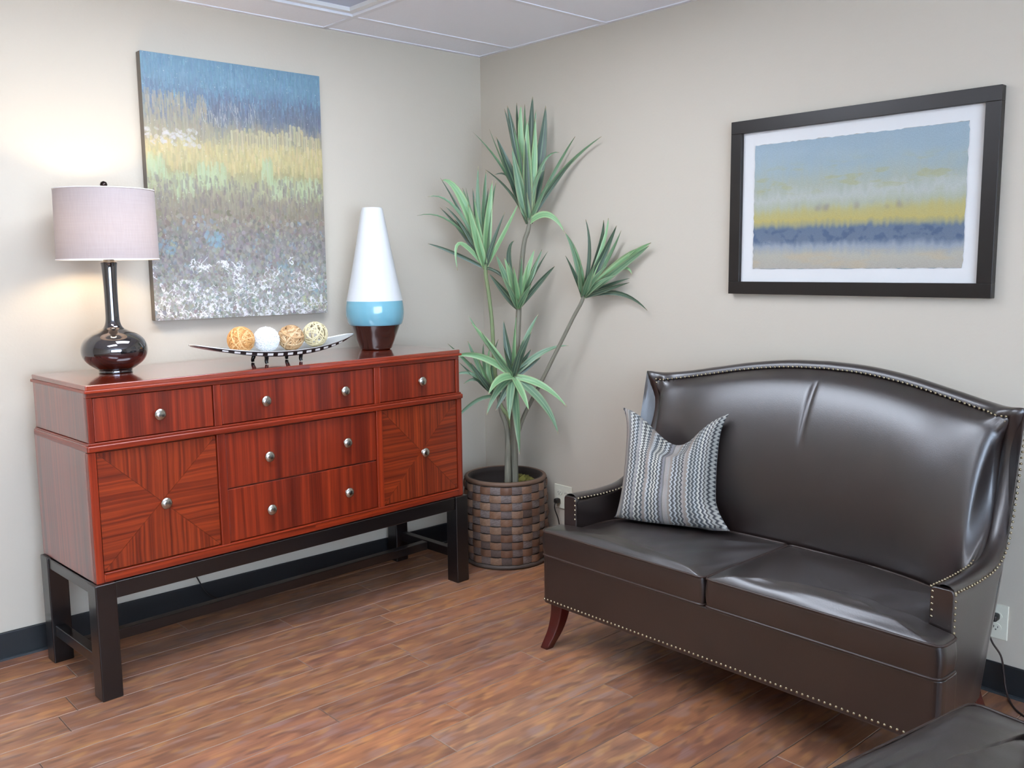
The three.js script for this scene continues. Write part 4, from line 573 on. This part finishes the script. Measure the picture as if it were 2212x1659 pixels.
    rowsG.shift(); const g0 = gridGeo(rowsG, false, true), np = lp.length, ps = [...g0.attributes.position.array, cx, y1 + crown, cw], us = [...g0.attributes.uv.array, cx, cw], ix = [...g0.index.array], last = ps.length / 3 - 1; for (let i = 0; i < np; i++) ix.push(last, (i + 1) % np, i);
    const cg = new THREE.BufferGeometry(); cg.setAttribute('position', new THREE.Float32BufferAttribute(ps, 3)); cg.setAttribute('uv', new THREE.Float32BufferAttribute(us, 2)); cg.setIndex(ix); cg.computeVertexNormals(); const cu = part('seat_cushion', cg, leather, o);
    for (const [y, rr] of [[y1 - 0.001, 0.998], [y0 + 0.005, 0.998]]) { const cc = new THREE.CatmullRomCurve3(lp.filter((_, i) => i % 2 === 0).map((p) => V(cx + (p.x - cx) * rr, y, cw + (p.y - cw) * rr)), true); part('piping', new THREE.TubeGeometry(cc, lp.length, 0.0042, 6, true), pipingM, cu); }
  };
  const edge = hw + e + 0.002, F2 = F - 0.008;
  const half = (sd) => { const L = [[F2, 0.003 * sd, 0.018], [F2, edge * sd, 0.03], [AX - 0.013, edge * sd, 0.02], [AX - 0.007, (hw - 0.063) * sd, 0.01], [-0.56, (hw - 0.066) * sd, 0.03]]; for (const [x, w] of bk) if (w > 0.01) L.push([x, w * sd, 0]); L.push([bk.at(-1)[0], 0.003 * sd, 0.02]); return sd > 0 ? L : L.reverse(); };
  if (cushions === 2) { mk(half(-1), -0.735, -(hw * 0.5), 0.026); mk(half(1), -0.735, hw * 0.5, 0.04); }
  else { const a = half(1).slice(1, -1), b = half(-1).slice(1, -1); mk([...a, ...b.filter((p) => p[1] < -0.01)], AX - 0.04, 0, 0.03); }
  // legs
  for (const sd of [1, -1]) {
    const legG = (pts, a, b) => { const c = new THREE.CatmullRomCurve3(pts), R = []; for (let i = 0; i <= 14; i++) { const p = c.getPoint(i / 14), h = mix(a, b, i / 14), row = []; for (const [x, z] of [[-1, -1], [-0.8, -1.08], [0.8, -1.08], [1, -1], [1.08, -0.8], [1.08, 0.8], [1, 1], [0.8, 1.08], [-0.8, 1.08], [-1, 1], [-1.08, 0.8], [-1.08, -0.8]]) row.push(V(p.x + x * h, p.y, p.z + z * h)); R.push(row); } const last = R.at(-1); R.push(last.map(() => { const q = c.getPoint(1); return V(q.x, q.y, q.z); })); return gridGeo(R, false, true); };
    part('leg', legG([V(-0.765, 0.19, (hw - 0.022) * sd), V(-0.768, 0.14, (hw - 0.02) * sd), V(-0.785, 0.07, (hw - 0.014) * sd), V(-0.822, 0, (hw - 0.002) * sd)], 0.029, 0.0165), cherry, o);
    part('leg', legG([V(-0.31, 0.19, hw * 0.85 * sd), V(-0.3, 0.12, hw * 0.85 * sd), V(-0.27, 0.05, hw * 0.87 * sd), V(-0.225, 0, hw * 0.89 * sd)], 0.027, 0.017), cherry, o);
  }
  // nailhead trim
  const nl = [], head = new THREE.SphereGeometry(0.0041, 7, 4);
  const put = (p) => { const g = head.clone(); g.translate(p.x, p.y, p.z); nl.push(g); };
  const along = (pts, step) => { let acc = step; for (let i = 1; i < pts.length; i++) { const a = pts[i - 1], b = pts[i], d = a.distanceTo(b); let t = step - acc; while (t <= d) { put(a.clone().lerp(b, d ? t / d : 0)); t += step; } acc = d - (t - step); } };
  const inner = cols.map((c) => c.Ir.clone().addScaledVector(c.n, 0.0045).add(V(0, c.a >= EAR ? 0.0015 : 0.001, 0)));
  along(inner, 0.0172);
  for (const sd of [1, -1]) { along(cols.filter((c) => c.sd === sd && c.a >= EAR).map((c) => c.Or.clone().addScaledVector(c.n, -0.002).add(V(0.004, -0.007, 0))), 0.0172); along([V(AX + 0.003, 0.545, (hw + 0.003) * sd), V(AX + 0.003, 0.36, (hw + 0.003) * sd)], 0.0172); along([V(AX - 0.0075, 0.545, (hw - 0.052) * sd), V(AX - 0.0075, 0.46, (hw - 0.052) * sd)], 0.0172); }
  along([V(F - 0.003, 0.184, -hw - e + 0.012), V(F - 0.003, 0.184, hw + e - 0.012)], 0.0172);
  const nh = part('nailhead_trim', nl, brass, o, 'row of small brass nailheads'); nh.userData.kind = 'stuff';
}
{
  const s = thing('leather_settee', 'dark brown leather two-seat settee with camel back and nailhead trim', 'sofa', [0, 0, 1.992], 0.0);
  upholstered(s, 0.70, 2);
  const c = thing('leather_armchair', 'brown leather armchair seat corner in the lower right foreground', 'armchair', [0, 0, 0], -Math.PI / 2 - 0.15);
  upholstered(c, 0.385, 1, -0.665, 0.006);
  // the visible front corner of its seat stands at (-1.085, 2.885)
  c.updateMatrixWorld(true); const k = V(-0.826, 0, -0.39).applyMatrix4(c.matrixWorld); c.position.set(-1.07 - k.x, 0, 2.882 - k.z);
}

// ---------------------------------------------------------------- throw pillow
{
  const B = V(-0.497, 0.462, 1.585), T = V(-0.385, 0.872, 1.53), Rr = V(0.34, 0.02, 0.94).normalize(), U = T.clone().sub(B); const hgt = U.length(); U.normalize(); const N = new THREE.Vector3().crossVectors(Rr, U).normalize();
  const tex = canvasTex(1024, 1024, (c, w, h) => {
    const r = rng(4); c.fillStyle = 'rgb(120,114,110)'; c.fillRect(0, 0, w, h);
    const pal = [[150, 142, 136], [96, 92, 92], [124, 122, 124], [136, 126, 116], [110, 108, 104], [146, 143, 138]];
    let x = 0; while (x < w) { const bw = 10 + r() * 22, k = pal[Math.floor(r() * pal.length)]; c.fillStyle = `rgb(${k})`; c.fillRect(x, 0, bw + 1, h); x += bw; }
    x = 0; const lite = [[186, 184, 174], [172, 174, 172], [162, 162, 154], [192, 190, 178]], dk = [[66, 68, 70], [78, 78, 76], [72, 78, 80]];
    while (x < w) {
      const p = 30 + r() * 16, kind = r(); const seg = 19;
      if (kind < 0.72) for (const [dx, col] of [[0, lite[Math.floor(r() * 4)]], [p * 0.45, dk[Math.floor(r() * 3)]]]) { c.strokeStyle = `rgb(${col})`; c.lineWidth = p * 0.26; c.beginPath(); for (let y = 0, s = 1; y <= h; y += seg, s = -s) c.lineTo(x + dx + s * p * 0.24, y); c.stroke(); }
      x += p;
    }
    for (let i = 0; i < 5000; i++) { c.fillStyle = `rgba(${r() < 0.5 ? '30,30,30' : '220,220,215'},0.18)`; c.fillRect(r() * w, r() * h, 3, 4); }
  });
  const o = thing('throw_pillow', 'grey zigzag-striped throw pillow with dented top against the settee', 'pillow', [B.x, B.y, B.z]);
  const NN = 44, f = (side) => {
    const rowsG = []; for (let i = 0; i <= NN; i++) { const v = -1 + 2 * i / NN, a = []; for (let j = 0; j <= NN; j++) {
      const u = -1 + 2 * j / NN, au = Math.abs(u), av = Math.abs(v);
      let x = u * (0.182 + 0.022 * Math.pow(av, 5) - 0.012 * (1 - v * v)), y = (v + 1) / 2 * hgt;
      // bottom edge sags round, lower right corner flops out
      y += -0.0 + (v < 0 ? 0.012 * (1 - au * au) * Math.pow(-v, 3) * -1 : 0);
      const chop = Math.exp(-(((u - 0.06) / 0.62) ** 2)) * smooth(-0.1, 1, v); y -= 0.135 * chop; 
      const chopIn = Math.exp(-(((u - 0.06) / 0.42) ** 2)) * smooth(0.15, 0.95, v);
      const th = 0.082 * Math.pow(Math.max(0, (1 - u ** 4) * (1 - v ** 4)), 0.48) * (1 - 0.5 * chopIn) * (1.08 - 0.25 * v);
      let z = side * th - 0.03 * chopIn;
      const flop = Math.max(0, u - 0.55) * Math.max(0, -v - 0.55) / 0.2025; x += 0.038 * flop; y += 0.0; z += 0.03 * flop;
      const fold = n2(u * 2.2 + side, v * 2.2); z += side * 0.006 * fold * (1 - au ** 3) * (1 - av ** 3);
      const p = V(0, 0, 0).addScaledVector(Rr, x).addScaledVector(U, y).addScaledVector(N, z + 0.0); p.u = (u + 1) / 2; p.v = (v + 1) / 2; if (p.y < 0.002) p.y = 0.002 - (p.y - 0.002) * 0.0; a.push(p); } rowsG.push(a); } return gridGeo(rowsG);
  };
  const m = std(0xffffff, 0.9, { map: tex, sheen: 0.3, sheenRoughness: 0.8 });
  part('front_face', f(1), m, o); part('back_face', f(-1), m, o);
}

// ---------------------------------------------------------------- outlets and cords
{
  const ivory = std(0xdedbc8, 0.45), black = std(0x14110f, 0.45), slot = std(0x3a362f, 0.8);
  const plate = (name, label, z, y, gang) => {
    const w = gang === 2 ? 0.116 : 0.07, o = thing(name, label, 'outlet', [-0.0005, y, z], -Math.PI / 2);
    part('cover_plate', rbox(w, 0.116, 0.006, 0, 0, 0.003, 0.0025), ivory, o);
    for (let g = 0; g < gang; g++) for (const s of [-1, 1]) { const x = gang === 2 ? (g - 0.5) * 0.046 : 0, gg = new THREE.CylinderGeometry(0.0165, 0.0165, 0.003, 24); gg.rotateX(Math.PI / 2); gg.scale(1, 0.86, 1); gg.translate(x, s * 0.0195, 0.0065); const rc = part('receptacle', gg, ivory, o); part('slot', [box(0.002, 0.008, 0.0012, x - 0.006, s * 0.0195 + 0.002, 0.0082), box(0.002, 0.0065, 0.0012, x + 0.006, s * 0.0195 + 0.002, 0.0082), box(0.004, 0.004, 0.0012, x, s * 0.0195 - 0.007, 0.0082)], slot, rc); }
    const sc = new THREE.CylinderGeometry(0.003, 0.003, 0.002, 12); sc.rotateX(Math.PI / 2); sc.translate(gang === 2 ? 0.023 : 0, 0, 0.0065); part('screw', sc, ivory, o);
  };
  plate('wall_outlet', 'ivory duplex outlet low on the wall at the right of the settee', 2.551, 0.2375, 1);
  plate('double_outlet', 'ivory double outlet between the basket pot and the settee arm', 0.575, 0.29, 2);
  const c1 = thing('power_cord', 'brown power cord plugged into the outlet at the right of the settee', 'cord', [0, 0.257, 2.551]);
  part('plug', rbox(0.036, 0.024, 0.03, -0.026, 0, -0.002, 0.008, 3), black, c1);
  part('cord', new THREE.TubeGeometry(new THREE.CatmullRomCurve3([V(-0.044, -0.002, -0.004), V(-0.058, -0.03, -0.006), V(-0.05, -0.075, 0.006), V(-0.035, -0.12, 0.03), V(-0.03, -0.18, 0.04), V(-0.034, -0.225, 0.05), V(-0.06, -0.2525, 0.075), V(-0.12, -0.2535, 0.13), V(-0.2, -0.2535, 0.3)]), 60, 0.0032, 7), std(0x2e211c, 0.5), c1);
  const c2 = thing('wall_plug', 'small black plug in the outlet beside the basket pot', 'plug', [0, 0.272, 0.553]);
  part('plug_body', rbox(0.03, 0.024, 0.024, -0.0245, 0, 0, 0.008, 3), black, c2);
  part('plug_cord', new THREE.TubeGeometry(new THREE.CatmullRomCurve3([V(-0.036, -0.005, 0), V(-0.045, -0.03, 0.004), V(-0.035, -0.09, 0.02), V(-0.03, -0.19, 0.03), V(-0.035, -0.265, 0.04), V(-0.05, -0.2685, 0.12), V(-0.06, -0.2685, 0.3)]), 40, 0.003, 6), black, c2);
}

// ---------------------------------------------------------------- hand over
scene.traverse((q) => { if (q.isMesh) { q.castShadow = true; q.receiveShadow = true; } else if (q.isPointLight) q.castShadow = true; });
renderer.render(scene, camera);
